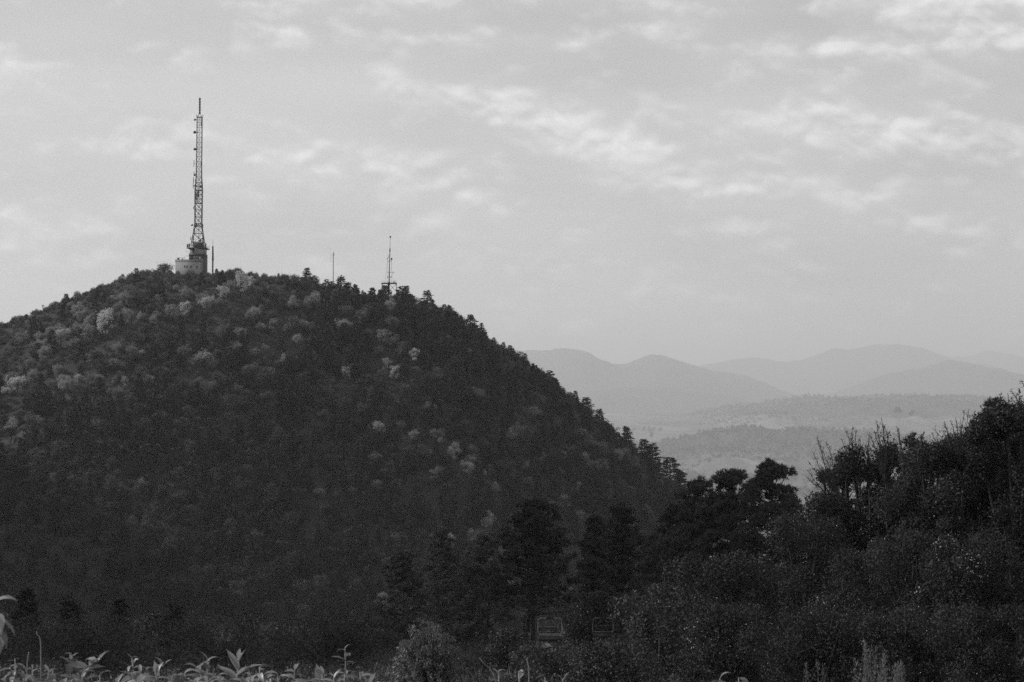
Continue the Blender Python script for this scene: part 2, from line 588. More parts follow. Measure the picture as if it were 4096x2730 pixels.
def ridge(name, pts, Y, depth, mat, label, amp, fscale, base=-260.0, view=True, power=1.0):
    Y *= FS; depth *= FS; amp *= FS; fscale *= FS; base *= FS
    P = np.array([at(*(S(a, b) if view else (a, b)), Y) for a, b in pts])
    n = 420
    x = np.linspace(P[0, 0], P[-1, 0], n)
    z = np.interp(x, P[:, 0], P[:, 2])
    k = np.ones(5) / 5
    z = np.convolve(np.pad(z, 2, 'edge'), k, 'valid')
    z = z + fscale * .5 * fbm(x / (fscale * 1.7), x * 0 + Y, 4)
    t = np.concatenate([np.linspace(-1, 0, 44), np.linspace(0, 1, 16)[1:]])
    X = np.repeat(x[None], len(t), 0)
    Yy = Y + t[:, None] * depth + 0 * X
    prof = 1 - np.abs(t[:, None]) ** (1.35 * power)
    Z = base + (z[None] - base) * prof
    ero = fbm(X / (fscale * 3), Yy / (fscale * 4) + 5.5, 4) * (z[None] - base) * .9 * np.clip(np.abs(t[:, None]) * 2.2, 0, 1) * np.clip((1 - np.abs(t[:, None])) * 2, 0, 1)
    Z = Z + ero
    Z = Z + amp * fbm(X / fscale, Yy / fscale, 4) + amp * .5 * np.random.default_rng(3).random(X.shape) * (np.abs(t[:, None]) < .5)
    return grid_mesh(name, X, Yy, Z, mat, kind='structure', label=label)


ridge('far_hill', [(2850, 1470), (3150, 1475), (3600, 1440), (3700, 1430), (3850, 1428), (3900, 1424), (3940, 1405), (4000, 1420), (4096, 1437), (4400, 1480), (5200, 1560)], 21500, 2600, M['farwood'],
      'faintest far ridge at the right edge', 10, 260, view=False)
ridge('far_hill', [(2300, 1580), (2700, 1480), (2850, 1455), (2940, 1440), (3000, 1438), (3080, 1447), (3150, 1470), (3200, 1460), (3260, 1432), (3330, 1405), (3390, 1420), (3450, 1402), (3500, 1393), (3600, 1392),
       (3680, 1402), (3760, 1425), (3860, 1450), (4096, 1500), (4500, 1560)], 17500, 2400, M['farwood'], 'pale rounded mountain with a pointed shoulder behind the valley', 9, 230, view=False)
ridge('far_hill', [(1500, 1480), (1900, 1440), (2060, 1425), (2120, 1415), (2160, 1412), (2250, 1412), (2350, 1427), (2440, 1457), (2480, 1459), (2560, 1442), (2600, 1428), (2640, 1430), (2700, 1442),
       (2790, 1472), (2860, 1495), (2960, 1515), (3060, 1540), (3150, 1570), (3300, 1600), (3600, 1640)], 12500, 1900, M['farwood'], 'hazy double-humped mountain right beside the dark hill', 8, 160, view=False)
ridge('far_hill', [(2900, 1640), (3250, 1585), (3400, 1552), (3550, 1502), (3650, 1472), (3720, 1452), (3790, 1443), (3860, 1450), (3950, 1474), (4050, 1508), (4200, 1540), (4700, 1620)], 12900, 1800, M['farwood'],
      'hazy rounded hill at the far right of the valley', 8, 160, view=False)
ridge('far_hill', [(1700, 1560), (2100, 1556), (2300, 1562), (2420, 1566), (2560, 1560), (2720, 1578), (2900, 1592), (3050, 1600), (3300, 1620), (3700, 1660)], 10600, 1200, M['farwood'],
      'low faint ridge at the foot of the double-humped mountain', 8, 130, view=False)
WR = ridge('wooded_ridge', [(2300, 1800), (2480, 1748), (2560, 1722), (2700, 1682), (2830, 1648), (2960, 1620), (3050, 1606), (3150, 1598), (3300, 1602), (3420, 1600), (3600, 1590), (3800, 1585), (4000, 1590), (4300, 1610), (4900, 1680)], 8300, 3700, M['ridge_cover'],
      'long dark wooded ridge across the valley', 7, 60, view=False, base=-140)
WS = ridge('wooded_rise', [(2350, 1815), (2600, 1776), (2760, 1748), (2880, 1728), (2960, 1716), (3060, 1724), (3150, 1716), (3300, 1722), (3500, 1730), (3750, 1760), (4000, 1790), (4500, 1830)], 5300, 900, M['rise_cover'],
      'dark wooded rise in the middle of the valley', 5, 28, view=False, base=-160)

# ------------------------------------------------------------------ tree prototypes


def proto_pine(seed, h=8.0, rmax=2.1, flat=.0):
    r = np.random.default_rng(seed)
    mb = MB(); tb = MB()
    lean = r.normal(0, .18, 2)
    tb.tube([(0, 0, -1.0), (lean[0] * .5, lean[1] * .5, h * .5), (lean[0], lean[1], h * .97)], [.17, .12, .03], 5)
    z = h * .13
    while z < h * .98:
        t = z / h
        R = rmax * (1 - t) ** (.75 - .35 * flat) * r.uniform(.65, 1.2) + .18
        nb = r.integers(4, 7)
        a0 = r.uniform(0, 6.28)
        for k in range(nb):
            a = a0 + k * 6.283 / nb + r.normal(0, .25)
            rr = R * r.uniform(.6, 1.15)
            n = int(12 + 9 * rr)
            s = np.sqrt(r.uniform(.05, 1, n))
            c = np.stack([lean[0] * t + np.cos(a) * s * rr, lean[1] * t + np.sin(a) * s * rr, z + r.normal(0, .16) + (.22 - .1 * flat) * s * rr - .10 * (s * rr) ** 2 * (1 - flat)], 1)
            c += r.normal(0, 1, (n, 3)) * np.array([.17, .17, .09])
            d = unit(np.stack([np.cos(a) + r.normal(0, .6, n), np.sin(a) + r.normal(0, .6, n), r.normal(.45, .35, n)], 1))
            mb.tris(c, d, rdir(r, n), r.uniform(.28, .55, n), r.uniform(.16, .3, n))
        z += h * r.uniform(.04, .065)
    return tb, mb


def proto_broad(seed, h=7.0, rx=2.5, rz=2.7, n=2200, lobes=22, leaf=.25, low=.0):
    r = np.random.default_rng(seed)
    mb = MB(); tb = MB()
    cz = h - rz
    tb.tube([(0, 0, -1.0), (.1, .05, h * .3), (.2, -.05, h * .55)], [.2, .14, .08], 5)
    C = rdir(r, lobes) * (r.uniform(.35, .85, (lobes, 1))) * np.array([rx, rx, rz]) * .82
    C[:, 2] += cz
    rad = r.uniform(.2, .5, lobes) * rx * .85
    C[:, :2] += r.normal(0, .16 * rx, (lobes, 2))
    C[:, 2] += r.normal(0, .1 * rz, lobes)
    for c_ in C:
        tb.tube([(.12, 0, h * .3), c_ * np.array([.5, .5, 1]) * .9, c_], [.08, .05, .02], 3, cap=False)
    which = r.integers(0, lobes, n)
    dirs = rdir(r, n)
    dirs[:, 2] = np.where(r.random(n) < .35, np.abs(dirs[:, 2]), dirs[:, 2])
    p = C[which] + dirs * rad[which][:, None] * (r.uniform(.3, 1, (n, 1)) ** .4) * np.array([1, 1, .85])
    out_ = r.random(n) < .22
    p = p + out_[:, None] * r.normal(0, .16 * rx, (n, 3))
    p[:, 2] = np.maximum(p[:, 2], .15)
    up_d = rdir(r, n) + np.array([0, 0, .5])
    mb.tris(p, unit(up_d), unit(dirs + .8 * rdir(r, n)), r.uniform(.7, 1.5, n) * leaf, r.uniform(.45, .9, n) * leaf)
    return tb, mb


def proto_scrub(seed, h=4.2, R=2.1, n=900):
    """Half bare thicket: fans of twigs with few leaves."""
    r = np.random.default_rng(seed)
    mb = MB(); tb = MB()
    for k in range(7):
        a = r.uniform(0, 6.28); b = r.uniform(.2, .7)
        tb.tube([(0, 0, -.6), (math.cos(a) * b * R * .4, math.sin(a) * b * R * .4, h * .35), (math.cos(a) * b * R, math.sin(a) * b * R, h * .7)], [.07, .05, .02], 3, cap=False)
    dirs = unit(np.stack([r.normal(0, .7, n), r.normal(0, .7, n), r.uniform(.25, 1.2, n)], 1))
    s = r.uniform(.35, 1.0, (n, 1)) ** .7
    p = dirs * s * np.array([R, R, h]) * .9
    d = unit(dirs + .45 * rdir(r, n) + np.array([0, 0, .3]))
    mb.tris(p, d, rdir(r, n), r.uniform(.45, 1.0, n), r.uniform(.05, .13, n))
    m2 = n // 2
    p2 = p[:m2] + r.normal(0, .15, (m2, 3))
    mb.tris(p2, rdir(r, m2), rdir(r, m2), .24, .2)
    return tb, mb


def make_protos(gen, specs, leafmat, nm):
    out = []
    for i, kw in enumerate(specs):
        tb, cb = gen(**kw)
        out.append((tb.mesh(nm + ' trunk', M['bark']), cb.mesh(nm + ' crown', leafmat)))
    return out


PINE = make_protos(proto_pine, [dict(seed=1, h=8.0, rmax=2.6), dict(seed=2, h=7.0, rmax=2.8, flat=.6), dict(seed=3, h=8.2, rmax=2.2), dict(seed=4, h=6.6, rmax=2.3, flat=.9), dict(seed=5, h=7.6, rmax=2.7, flat=.3), dict(seed=6, h=7.2, rmax=1.9)], M['pine'], 'pine')
BROAD_D = make_protos(proto_broad, [dict(seed=11), dict(seed=12, h=6.2, rx=2.7, rz=2.2), dict(seed=13, h=7.6, rx=2.3, rz=3.1), dict(seed=14, h=5.6, rx=2.2, rz=2.1)], M['leaf_dark'], 'dark broadleaf')
BROAD_M = make_protos(proto_broad, [dict(seed=21), dict(seed=22, h=6.0, rx=2.6, rz=2.3), dict(seed=23, h=7.4, rx=2.2, rz=3.0), dict(seed=24, h=5.0, rx=2.1, rz=1.9)], M['leaf_mid'], 'autumn broadleaf')
PALE = make_protos(proto_broad, [dict(seed=31, h=8.2, rx=2.2, rz=3.4, lobes=26, n=1900), dict(seed=32, h=6.0, rx=2.2, rz=2.4, n=1600), dict(seed=33, h=4.6, rx=2.9, rz=1.7, n=1700), dict(seed=34, h=6.4, rx=1.5, rz=2.9, n=1300, lobes=18)], M['leaf_pale'], 'pale broadleaf')
SOFT = make_protos(proto_broad, [dict(seed=41, h=6.6, rx=2.2, rz=2.8, lobes=16, n=1300), dict(seed=42, h=5.2, rx=2.4, rz=2.1, n=1200), dict(seed=43, h=3.6, rx=2.2, rz=1.5, n=900)], M['leaf_soft'], 'half pale broadleaf')
BUSH = make_protos(proto_broad, [dict(seed=81, h=3.8, rx=2.4, rz=2.2, n=1500, leaf=.22), dict(seed=82, h=3.0, rx=2.3, rz=1.7, n=1400, leaf=.22), dict(seed=83, h=4.4, rx=2.1, rz=2.5, n=1500, leaf=.22)], M['leaf_dark'], 'low bush')
SCRUB = make_protos(proto_scrub, [dict(seed=51), dict(seed=52, h=3.4, R=2.3), dict(seed=53, h=4.8, R=1.8)], M['twig'], 'scrub')


TILT = np.random.default_rng(31)


def place_tree(name, proto, loc, rz, s, label, cat, group=None):
    t = thing(name, label, cat, loc, rz, s, group)
    t.rotation_euler = (TILT.normal(0, .05), TILT.normal(0, .05), rz)
    obj('trunk', proto[0], t)
    obj('crown', proto[1], t)
    return t


def scatter_stuff(name, pts, rz, scl, idx, meshes, label):
    """One mass nobody could count: instances on points, one object of kind stuff."""
    col = bpy.data.collections.new(name + ' sources')
    for i, me in enumerate(meshes):
        o = bpy.data.objects.new('%s source %03d' % (name, i), me)
        col.objects.link(o)
    me = bpy.data.meshes.new(name)
    pts = np.asarray(pts, np.float32)
    me.vertices.add(len(pts)); me.vertices.foreach_set('co', pts.ravel())
    for k, ty, val in (('rz', 'FLOAT', rz), ('scl', 'FLOAT', scl), ('pick', 'INT', idx)):
        a = me.attributes.new(k, ty, 'POINT')
        a.data.foreach_set('value', np.asarray(val, np.float32 if ty == 'FLOAT' else np.int32))
    ng = bpy.data.node_groups.new(name, 'GeometryNodeTree')
    ng.interface.new_socket('Geometry', in_out='INPUT', socket_type='NodeSocketGeometry')
    ng.interface.new_socket('Geometry', in_out='OUTPUT', socket_type='NodeSocketGeometry')
    N, L = ng.nodes, ng.links
    gi, go = N.new('NodeGroupInput'), N.new('NodeGroupOutput')
    iop = N.new('GeometryNodeInstanceOnPoints')
    ci = N.new('GeometryNodeCollectionInfo')
    ci.inputs['Collection'].default_value = col
    ci.inputs['Separate Children'].default_value = True
    ci.inputs['Reset Children'].default_value = True

    def attr(k, ty):
        n = N.new('GeometryNodeInputNamedAttribute'); n.data_type = ty
        n.inputs['Name'].default_value = k
        return n.outputs['Attribute']
    cx = N.new('ShaderNodeCombineXYZ')
    L.new(attr('rz', 'FLOAT'), cx.inputs[2])
    L.new(gi.outputs[0], iop.inputs['Points'])
    L.new(ci.outputs[0], iop.inputs['Instance'])
    iop.inputs['Pick Instance'].default_value = True
    L.new(attr('pick', 'INT'), iop.inputs['Instance Index'])
    L.new(cx.outputs[0], iop.inputs['Rotation'])
    L.new(attr('scl', 'FLOAT'), iop.inputs['Scale'])
    L.new(iop.outputs[0], go.inputs[0])
    o = obj(name, me, kind='stuff', label=label)
    md = o.modifiers.new('scatter', 'NODES')
    md.node_group = ng
    return o


# ------------------------------------------------------------------ main hill forest
def project(p):
    p = np.asarray(p, float)
    cp, sp_ = math.cos(PITCH), math.sin(PITCH)
    d = p[..., 1] * cp + p[..., 2] * sp_
    return 2048 + F * p[..., 0] / d, 1365 - F * (-p[..., 1] * sp_ + p[..., 2] * cp) / d


taken = []          # (x, y, r) kept clear for placed trees


def clear_of(x, y, pad=0.0):
    for (a, b, r_) in taken:
        if (x - a) ** 2 + (y - b) ** 2 < (r_ + pad) ** 2:
            return False
    return True


# pale trees one can point at: (view px, view py of crown middle), height factor, proto, material set, label
pale = [
    (240, 738, 1.08, PALE, 0, 'tallest pale tree on the left slope below the skyline, bushy and wide at its foot'),
    (140, 770, .95, PALE, 1, 'bright pale tree of two lobes, between the tallest pale tree and the left edge'),
    (172, 785, .7, SOFT, 1, 'greyer low tree touching the bright two-lobed pale tree on its right'),
    (48, 776, .95, SOFT, 1, 'round half-pale tree nearest the left edge below the skyline'),
    (98, 808, .9, SOFT, 0, 'half-pale narrow tree standing alone below the bright two-lobed pale tree'),
    (302, 722, .8, SOFT, 0, 'half-pale tree right of the tallest pale tree on the slope'),
    (322, 722, .65, SOFT, 2, 'small half-pale bush beside the half-pale tree right of the tallest pale tree'),
    (392, 712, .85, SOFT, 0, 'soft grey tree left of the column-shaped bright tree under the building'),
    (428, 706, .95, PALE, 3, 'column-shaped bright tree straight below the transmitter building'),
    (476, 692, .85, PALE, 1, 'bright tree below and right of the transmitter building'),
    (512, 668, .8, PALE, 1, 'lower pale tree of the bright row climbing right of the building'),
    (530, 655, .75, SOFT, 0, 'half-pale tree in the middle of the bright row right of the building'),
    (552, 645, .9, PALE, 0, 'largest pale tree in the bright row near the summit'),
    (577, 640, .7, PALE, 3, 'uppermost narrow pale tree of the bright row near the summit'),
    (500, 686, .6, SOFT, 2, 'low half-pale bush at the foot of the bright row near the summit'),
    (466, 822, 1.0, SOFT, 1, 'wide feathery pale tree alone in the middle of the left slope'),
    (448, 826, .75, SOFT, 2, 'low pale bush at the left foot of the wide feathery tree'),
    (40, 880, .9, PALE, 1, 'brightest pale tree low at the left edge of the slope'),
    (17, 892, .5, PALE, 2, 'small pale bush at the very left edge of the slope'),
    (18, 862, .45, PALE, 3, 'thin small pale tree above the brightest tree at the left edge'),
    (182, 865, .5, PALE, 2, 'small bright bush on the low terrace of the left slope'),
    (290, 873, .55, SOFT, 0, 'thin pale tree right of the low terrace on the left slope'),
    (150, 848, .45, SOFT, 2, 'small grey bush between the low terrace and the left slope trees'),
    (327, 806, .45, PALE, 2, 'small bright bush at the upper end of the slanting grass band'),
    (598, 746, .5, PALE, 2, 'small bright bush left of the grey thicket in mid hill'),
    (625, 742, .7, SOFT, 0, 'half-pale tree at the left end of the grey thicket in mid hill'),
    (660, 752, .65, SOFT, 1, 'soft grey round tree in the middle of the thicket in mid hill'),
    (700, 742, .6, SOFT, 1, 'soft grey tree at the right end of the thicket in mid hill'),
    (880, 772, .85, SOFT, 0, 'half-pale narrow tree highest among the pines'),
    (870, 802, .6, SOFT, 1, 'soft grey small tree among the pines, below the highest half-pale one'),
    (950, 810, .82, PALE, 3, 'bright column-shaped tree among the dark pines, rightmost of the upper group'),
    (893, 832, .7, SOFT, 0, 'half-pale tree leaning over the slanting bright tree among pines'),
    (908, 851, .8, PALE, 3, 'bright slanting tree lowest of the upper group among the pines'),
    (795, 850, .7, PALE, 3, 'bright thin tree among dark conifers left of the upper group'),
    (1070, 1072, .75, PALE, 1, 'brightest tree low on the right flank of the hill'),
    (996, 1088, .75, SOFT, 0, 'half-pale tree left of the brightest tree on the right flank'),
    (730, 1130, .6, SOFT, 1, 'faint grey tree low in the dark middle of the hill'),
    (1225, 945, .9, SOFT, 1, 'soft grey patch of crown high on the right flank of the hill'),
    (1215, 1105, .75, SOFT, 1, 'soft grey crown low on the right flank above the black pines'),
]
PH = {id(PALE): (8.2, 6.0, 4.6, 6.4), id(SOFT): (6.6, 5.2, 3.6)}
for i, (a, b, s, fam, k, lab) in enumerate(pale):
    p = hit(*S(a, b + 8 + 4.5 * PH[id(fam)][k] * s))
    place_tree('pale_tree', fam[k], (p[0], p[1], p[2] - .4), i * 2.39, s * 1.28, lab, 'tree', 'pale autumn trees on the hill')
    taken.append((p[0], p[1], 2.2 * s))
    taken.append((p[0] * .9955, p[1] * .9955, 3.2 * s))
    taken.append((p[0] * .991, p[1] * .991, 3.4 * s))
    taken.append((p[0] * .986, p[1] * .986, 3.0 * s))
    taken.append((p[0] * .982, p[1] * .982, 2.4 * s))

# skyline trees one can point at (view px of apex)
sky_trees = [
    ('pine_tree', PINE, 0, 706, 615, 1.0, 'tall dark pine standing highest on the skyline right of the summit'),
    ('pine_tree', PINE, 1, 722, 632, .85, 'dark pine leaning on the tall skyline pine right of the summit'),
    ('pine_tree', PINE, 4, 784, 632, 1.0, 'dark layered pine on the skyline beside the thin wire mast'),
    ('pine_tree', PINE, 3, 800, 648, .85, 'broad dark pine right of the layered pine beside the wire mast'),
    ('pine_tree', PINE, 5, 816, 652, .7, 'small pointed pine between the wire mast and the platform mast'),
    ('pine_tree', PINE, 3, 884, 655, .75, 'crooked flat-topped pine left under the mast platform'),
    ('pine_tree', PINE, 1, 922, 656, .85, 'crooked layered pine right under the mast platform'),
    ('pine_tree', PINE, 4, 984, 665, .9, 'dark layered pine on the skyline right of the platform mast'),
    ('pine_tree', PINE, 5, 1033, 700, .7, 'pointed pine where the skyline begins to fall steeply'),
    ('pine_tree', PINE, 3, 1081, 722, .75, 'ragged pine on the falling skyline above the steep flank'),
    ('pine_tree', PINE, 2, 1108, 742, .85, 'tall narrow pine on the falling skyline'),
    ('pine_tree', PINE, 2, 1156, 786, .75, 'first of three narrow pines on the steep skyline'),
    ('pine_tree', PINE, 0, 1172, 793, .8, 'second of three narrow pines on the steep skyline'),
    ('pine_tree', PINE, 5, 1200, 818, .7, 'third of three narrow pines on the steep skyline'),
    ('pine_tree', PINE, 5, 1224, 834, .7, 'pointed pine where the far mountain meets the hill'),
    ('pine_tree', PINE, 1, 1262, 850, .75, 'leaning ragged pine just below the far mountain crest'),
    ('pine_tree', PINE, 2, 1320, 898, .75, 'narrow pine on the flank above the pair of feathery pines'),
    ('pine_tree', PINE, 3, 1346, 912, .8, 'feathery pine half way down the right skyline'),
    ('pine_tree', PINE, 4, 1378, 938, .75, 'layered pine below the feathery pine on the right skyline'),
    ('pine_tree', PINE, 5, 1440, 978, .65, 'small pointed pine low on the right skyline'),
    ('pine_tree', PINE, 0, 1482, 1008, 1.0, 'large dark pine low on the right skyline, left of two'),
    ('pine_tree', PINE, 4, 1498, 1016, 1.0, 'large dark pine low on the right skyline, right of two'),
    ('pine_tree', PINE, 1, 1540, 1048, .8, 'broad pine near the foot of the right skyline'),
    ('pine_tree', PINE, 5, 1566, 1076, .6, 'last small pointed pine at the foot of the right skyline'),
    ('bushy_tree', BUSH, 1, 378, 600, .72, 'dark bushy tree on the skyline left of the transmitter building'),
    ('bushy_tree', BUSH, 0, 340, 614, .65, 'low dark bushy tree left of the one beside the building'),
    ('bushy_tree', BUSH, 1, 545, 612, .65, 'rounded tree on the skyline right of the summit masts'),
    ('bushy_tree', BUSH, 0, 578, 618, .55, 'small dark tree on the skyline right of the rounded one'),
    ('bushy_tree', BUSH, 0, 217, 656, .32, 'tiny dark bush alone on the left skyline'),
    ('bushy_tree', BUSH, 1, 130, 690, .45, 'dark bush on the left skyline beside the utility pole'),
    ('bare_bush', SCRUB, 0, 178, 666, .5, 'thin bare bush sticking out of the left skyline'),
    ('bare_bush', SCRUB, 1, 300, 626, .7, 'bare twiggy bush on the left skyline below the dark bushy trees'),
]
PROTO_H = {}
for fam in (PINE, BROAD_D, BROAD_M, SCRUB, BUSH):
    for k, pr in enumerate(fam):
        co = np.zeros(len(pr[1].vertices) * 3, np.float32); pr[1].vertices.foreach_get('co', co)
        PROTO_H[pr[1].name] = float(co.reshape(-1, 3)[:, 2].max())
for i, (nm, fam, k, a, b, s, lab) in enumerate(sky_trees):
    Y = HILL_Y - 2.0
    p = at(*S(a, b), Y)
    hgt = PROTO_H[fam[k][1].name]
    g = float(ground_z(p[0], Y))
    s2 = max((p[2] - g + .3) / hgt, s * .5)
    cat = 'tree' if 'tree' in nm else 'bush'
    place_tree(nm, fam[k], (p[0], Y, p[2] - hgt * s2), i * 1.7, (s2 * 1.45, s2 * 1.45, s2) if nm == 'pine_tree' else s2, lab, cat, 'pines along the hill skyline' if nm == 'pine_tree' else None)
    taken.append((p[0], Y, 1.3))

# building and masts keep their ground
bp = at(760, 1095, 722)
taken += [(bp[0] + dx, 722 + dy, 5.0) for dx in (-3, 0, 3) for dy in (-3, 2, 6)]
for px in (850, 1333, 1560):
    taken.append((at(px, 1150, 724)[0], 724, 2.0))

# the rest of the forest
r = np.random.default_rng(5)
cand = []
y = 560.0
while y < 729:
    x = -182 + r.uniform(0, 3)
    while x < 75:
        xx = x + r.normal(0, 1.0); yy = y + r.normal(0, 1.0)
        if clear_of(xx, yy):
            cand.append((xx, yy))
        x += 3.5
    y += 3.4
cand = np.array(cand)
z = ground_z(cand[:, 0], cand[:, 1])
on_hill = hillz(cand[:, 0], cand[:, 1]) > basez(cand[:, 0], cand[:, 1]) - 1
cand = cand[on_hill]; z = z[on_hill]
px, py = project(np.stack([cand[:, 0], cand[:, 1], z], 1))
vx, vy = px * 2353 / 4096, py * 2353 / 4096
vis = (vx > -40) & (vx < 1640) & (vy < 1560)
cand, z, vx, vy = cand[vis], z[vis], vx[vis], vy[vis]
nzv = fbm(cand[:, 0] / 22.0, cand[:, 1] / 22.0, 3) * 2
pine_zone = 1 / (1 + np.exp(-((vx - 690 - .18 * (vy - 700)) / 90.0)))          # the right side of the hill is pine wood
lowzone = 1 / (1 + np.exp(-((vy - (960 - .12 * vx)) / 60.0)))  # lower slope's shade put in as darker trees, mostly pine
ppine = np.clip(.06 + .76 * pine_zone + .6 * lowzone * (1 - pine_zone) + .25 * nzv - .22 * (vx > 950) * (vy > 1000), .02, .95)
u1 = r.random(len(cand)); u2 = r.random(len(cand))
kind = np.where(u1 < ppine, 0, 1)
top = (z > np.interp(cand[:, 0], _cw[:, 0], _cw[:, 2]) - 9) & (vx < 700)
kind = np.where((kind == 1) & (top | (u2 < .20 * (1 - lowzone))) & (r.random(len(cand)) < .75), 2, kind)
scl = r.uniform(.55, 1.0, len(cand)) * (1 + .3 * fbm(cand[:, 0] / 30.0 + 9, cand[:, 1] / 30.0, 2))
scl = np.where(kind == 2, scl * np.where(top, .62, .95), scl)
scl = np.where((kind == 0) & top, scl * .7, scl)
scl = np.where((kind == 1) & top, scl * .5, scl)
edge = np.abs(cand[:, 1] - HILL_Y) < 14
crest = np.abs(cand[:, 1] - HILL_Y) < 10
scl = np.where((kind == 0) & edge, scl * r.uniform(.45, .75, len(cand)), scl)
kind = np.where((kind == 0) & crest & (r.random(len(cand)) < .5), 1, kind)
scl = np.where((kind == 1) & edge & ~top, scl * .55, scl)
kind = np.where(crest & (vx < 640), 2, kind)
scl = np.where(crest & (vx < 640), r.uniform(.4, .75, len(cand)), scl)
rzs = r.uniform(0, 6.28, len(cand))
half_mid = (r.random(len(cand)) < np.clip(.62 - .85 * lowzone + .75 * ((vx > 850) & (vy > 980 - .2 * (vx - 850))) + .6 * nzv, 0, 1))  # light of the upper left and lower right put in as paler crowns
pick = np.zeros(len(cand), int)
ALL = PINE + BROAD_D + BROAD_M + SCRUB + BUSH + SOFT
pick = np.where(kind == 0, r.integers(0, 6, len(cand)), np.where(kind == 2, 14 + r.integers(0, 3, len(cand)), np.where(half_mid, 10 + r.integers(0, 4, len(cand)), 6 + r.integers(0, 4, len(cand)))))
low_crest = (np.abs(cand[:, 1] - HILL_Y) < 12) & (kind != 0)
pick = np.where(low_crest & (r.random(len(cand)) < np.where(vx < 640, .6, 1.0)), 17 + r.integers(0, 3, len(cand)), pick)
scl = np.where(low_crest, r.uniform(.55, .95, len(cand)) * np.where(vx < 640, .8, 1.25), scl)
softish = (kind == 1) & ~low_crest & (r.random(len(cand)) < .30 * np.clip(1 - lowzone, 0, 1) * (vx < 760) + .05 * ((vx > 900) & (vy > 950)))
pick = np.where(softish, 20 + r.integers(0, 3, len(cand)), pick)
# individuals: the largest that show, the rest as one mass of woodland
hidden = (vy > 1290)
score = scl * 10 - hidden * 8 + r.random(len(cand)) * 1.5
indiv = np.zeros(len(cand), bool)
for kk, cap in ((0, 250), (1, 270), (2, 120)):
    ids = np.where(kind == kk)[0]
    ids = ids[np.argsort(-score[ids])][:cap]
    indiv[ids] = True
info = {0: ('pine_tree', 'tree'), 1: ('bushy_tree', 'tree'), 2: ('bare_bush', 'bush')}
LBL = {0: ('dark green-black pine in the closed wood covering the hill', 'pines in the hillside wood'),
       10: ('dark round-crowned tree in the closed wood on the hill', 'dark leafy trees in the hillside wood'),
       11: ('greyish round-crowned autumn tree in the wood on the hill', 'greyish leafy trees in the hillside wood'),
       17: ('low dark bush in the scrub along the crest of the hill', 'low bushes on the hill crest'),
       20: ('light grey leafy tree blending into the wood of the hill', 'light grey leafy trees in the hillside wood'),
       2: ('grey half-bare thicket bush among the trees of the hill', 'half-bare bushes on the hill')}
for i in np.where(indiv)[0]:
    nm, cat = info[int(kind[i])]
    if 17 <= pick[i] < 20:
        nm, cat = 'low_bush', 'bush'
    key = int(kind[i]) if kind[i] != 1 else (11 if half_mid[i] else 10)
    if 17 <= pick[i] < 20:
        key = 17
    if pick[i] >= 20:
        key = 20
    place_tree(nm, ALL[pick[i]], (cand[i, 0], cand[i, 1], z[i] - .5), float(rzs[i]), float(scl[i]), LBL[key][0], cat, LBL[key][1])
rest = np.where(~indiv)[0]
scatter_stuff('hillside_forest', np.stack([cand[rest, 0], cand[rest, 1], z[rest] - .5], 1), rzs[rest], scl[rest], pick[rest], [p_[1] for p_ in ALL], 'closed dark wood filling the gaps on the hillside')
print('hill trees', len(cand), 'individual', int(indiv.sum()))
# low grass and brush between the trees near the top
nb = 2600
gx = r.uniform(-182, 20, nb); gy = r.uniform(640, 727, nb)
gz = ground_z(gx, gy)
scatter_stuff('hillside_brush', np.stack([gx, gy, gz - .2], 1), r.uniform(0, 6.28, nb), r.uniform(.25, .5, nb), r.integers(0, 3, nb), [p_[1] for p_ in SCRUB], 'low grey brush and dry grass between the trees of the hill')

# ------------------------------------------------------------------ valley woods and single trees


def far_blob(seed, mat, h=14.0, R=7.0):
    tb, mb = proto_broad(seed, h=h, rx=R, rz=h * .48, n=420, lobes=9, leaf=2.2)
    return mb.mesh('far tree crown', mat), tb.mesh('far tree trunk', M['bark'])


FAR = [far_blob(61, M['farwood']), far_blob(62, M['farwood'], 11, 6), far_blob(63, M['farwood_pale'], 12, 6.5), far_blob(64, M['farwood'], 17, 6)]


def valley_z(x, y):
    return float(basez(x, y))


r = np.random.default_rng(15)
pts, ss, pk = [], [], []
for (x0, y0, x1, y1, n, Yd) in [(2440, 1760, 2720, 1752, 26, 5900), (2700, 1750, 2960, 1712, 60, 5250), (2960, 1716, 3420, 1722, 110, 5250), (2780, 1700, 3050, 1690, 30, 6300), (3050, 1690, 3500, 1668, 40, 6400),
                                 (3500, 1690, 3900, 1650, 90, 6000), (2650, 1850, 3300, 1840, 150, 4500), (2600, 1905, 3300, 1900, 160, 4000), (3300, 1760, 4000, 1740, 120, 4800), (2500, 1715, 2640, 1705, 14, 6600)]:
    Yd *= FS
    for k in range(n):
        t = r.random()
        p = at(x0 + (x1 - x0) * t, y0 + (y1 - y0) * t, Yd)
        yy = Yd + r.normal(0, 60) * FS
        xx = p[0] + r.normal(0, 6) * FS
        pts.append((xx, yy, valley_z(xx, yy))); ss.append(r.uniform(.6, 1.25) * FS); pk.append(r.choice([0, 1, 2, 3], p=[.4, .3, .12, .18]))
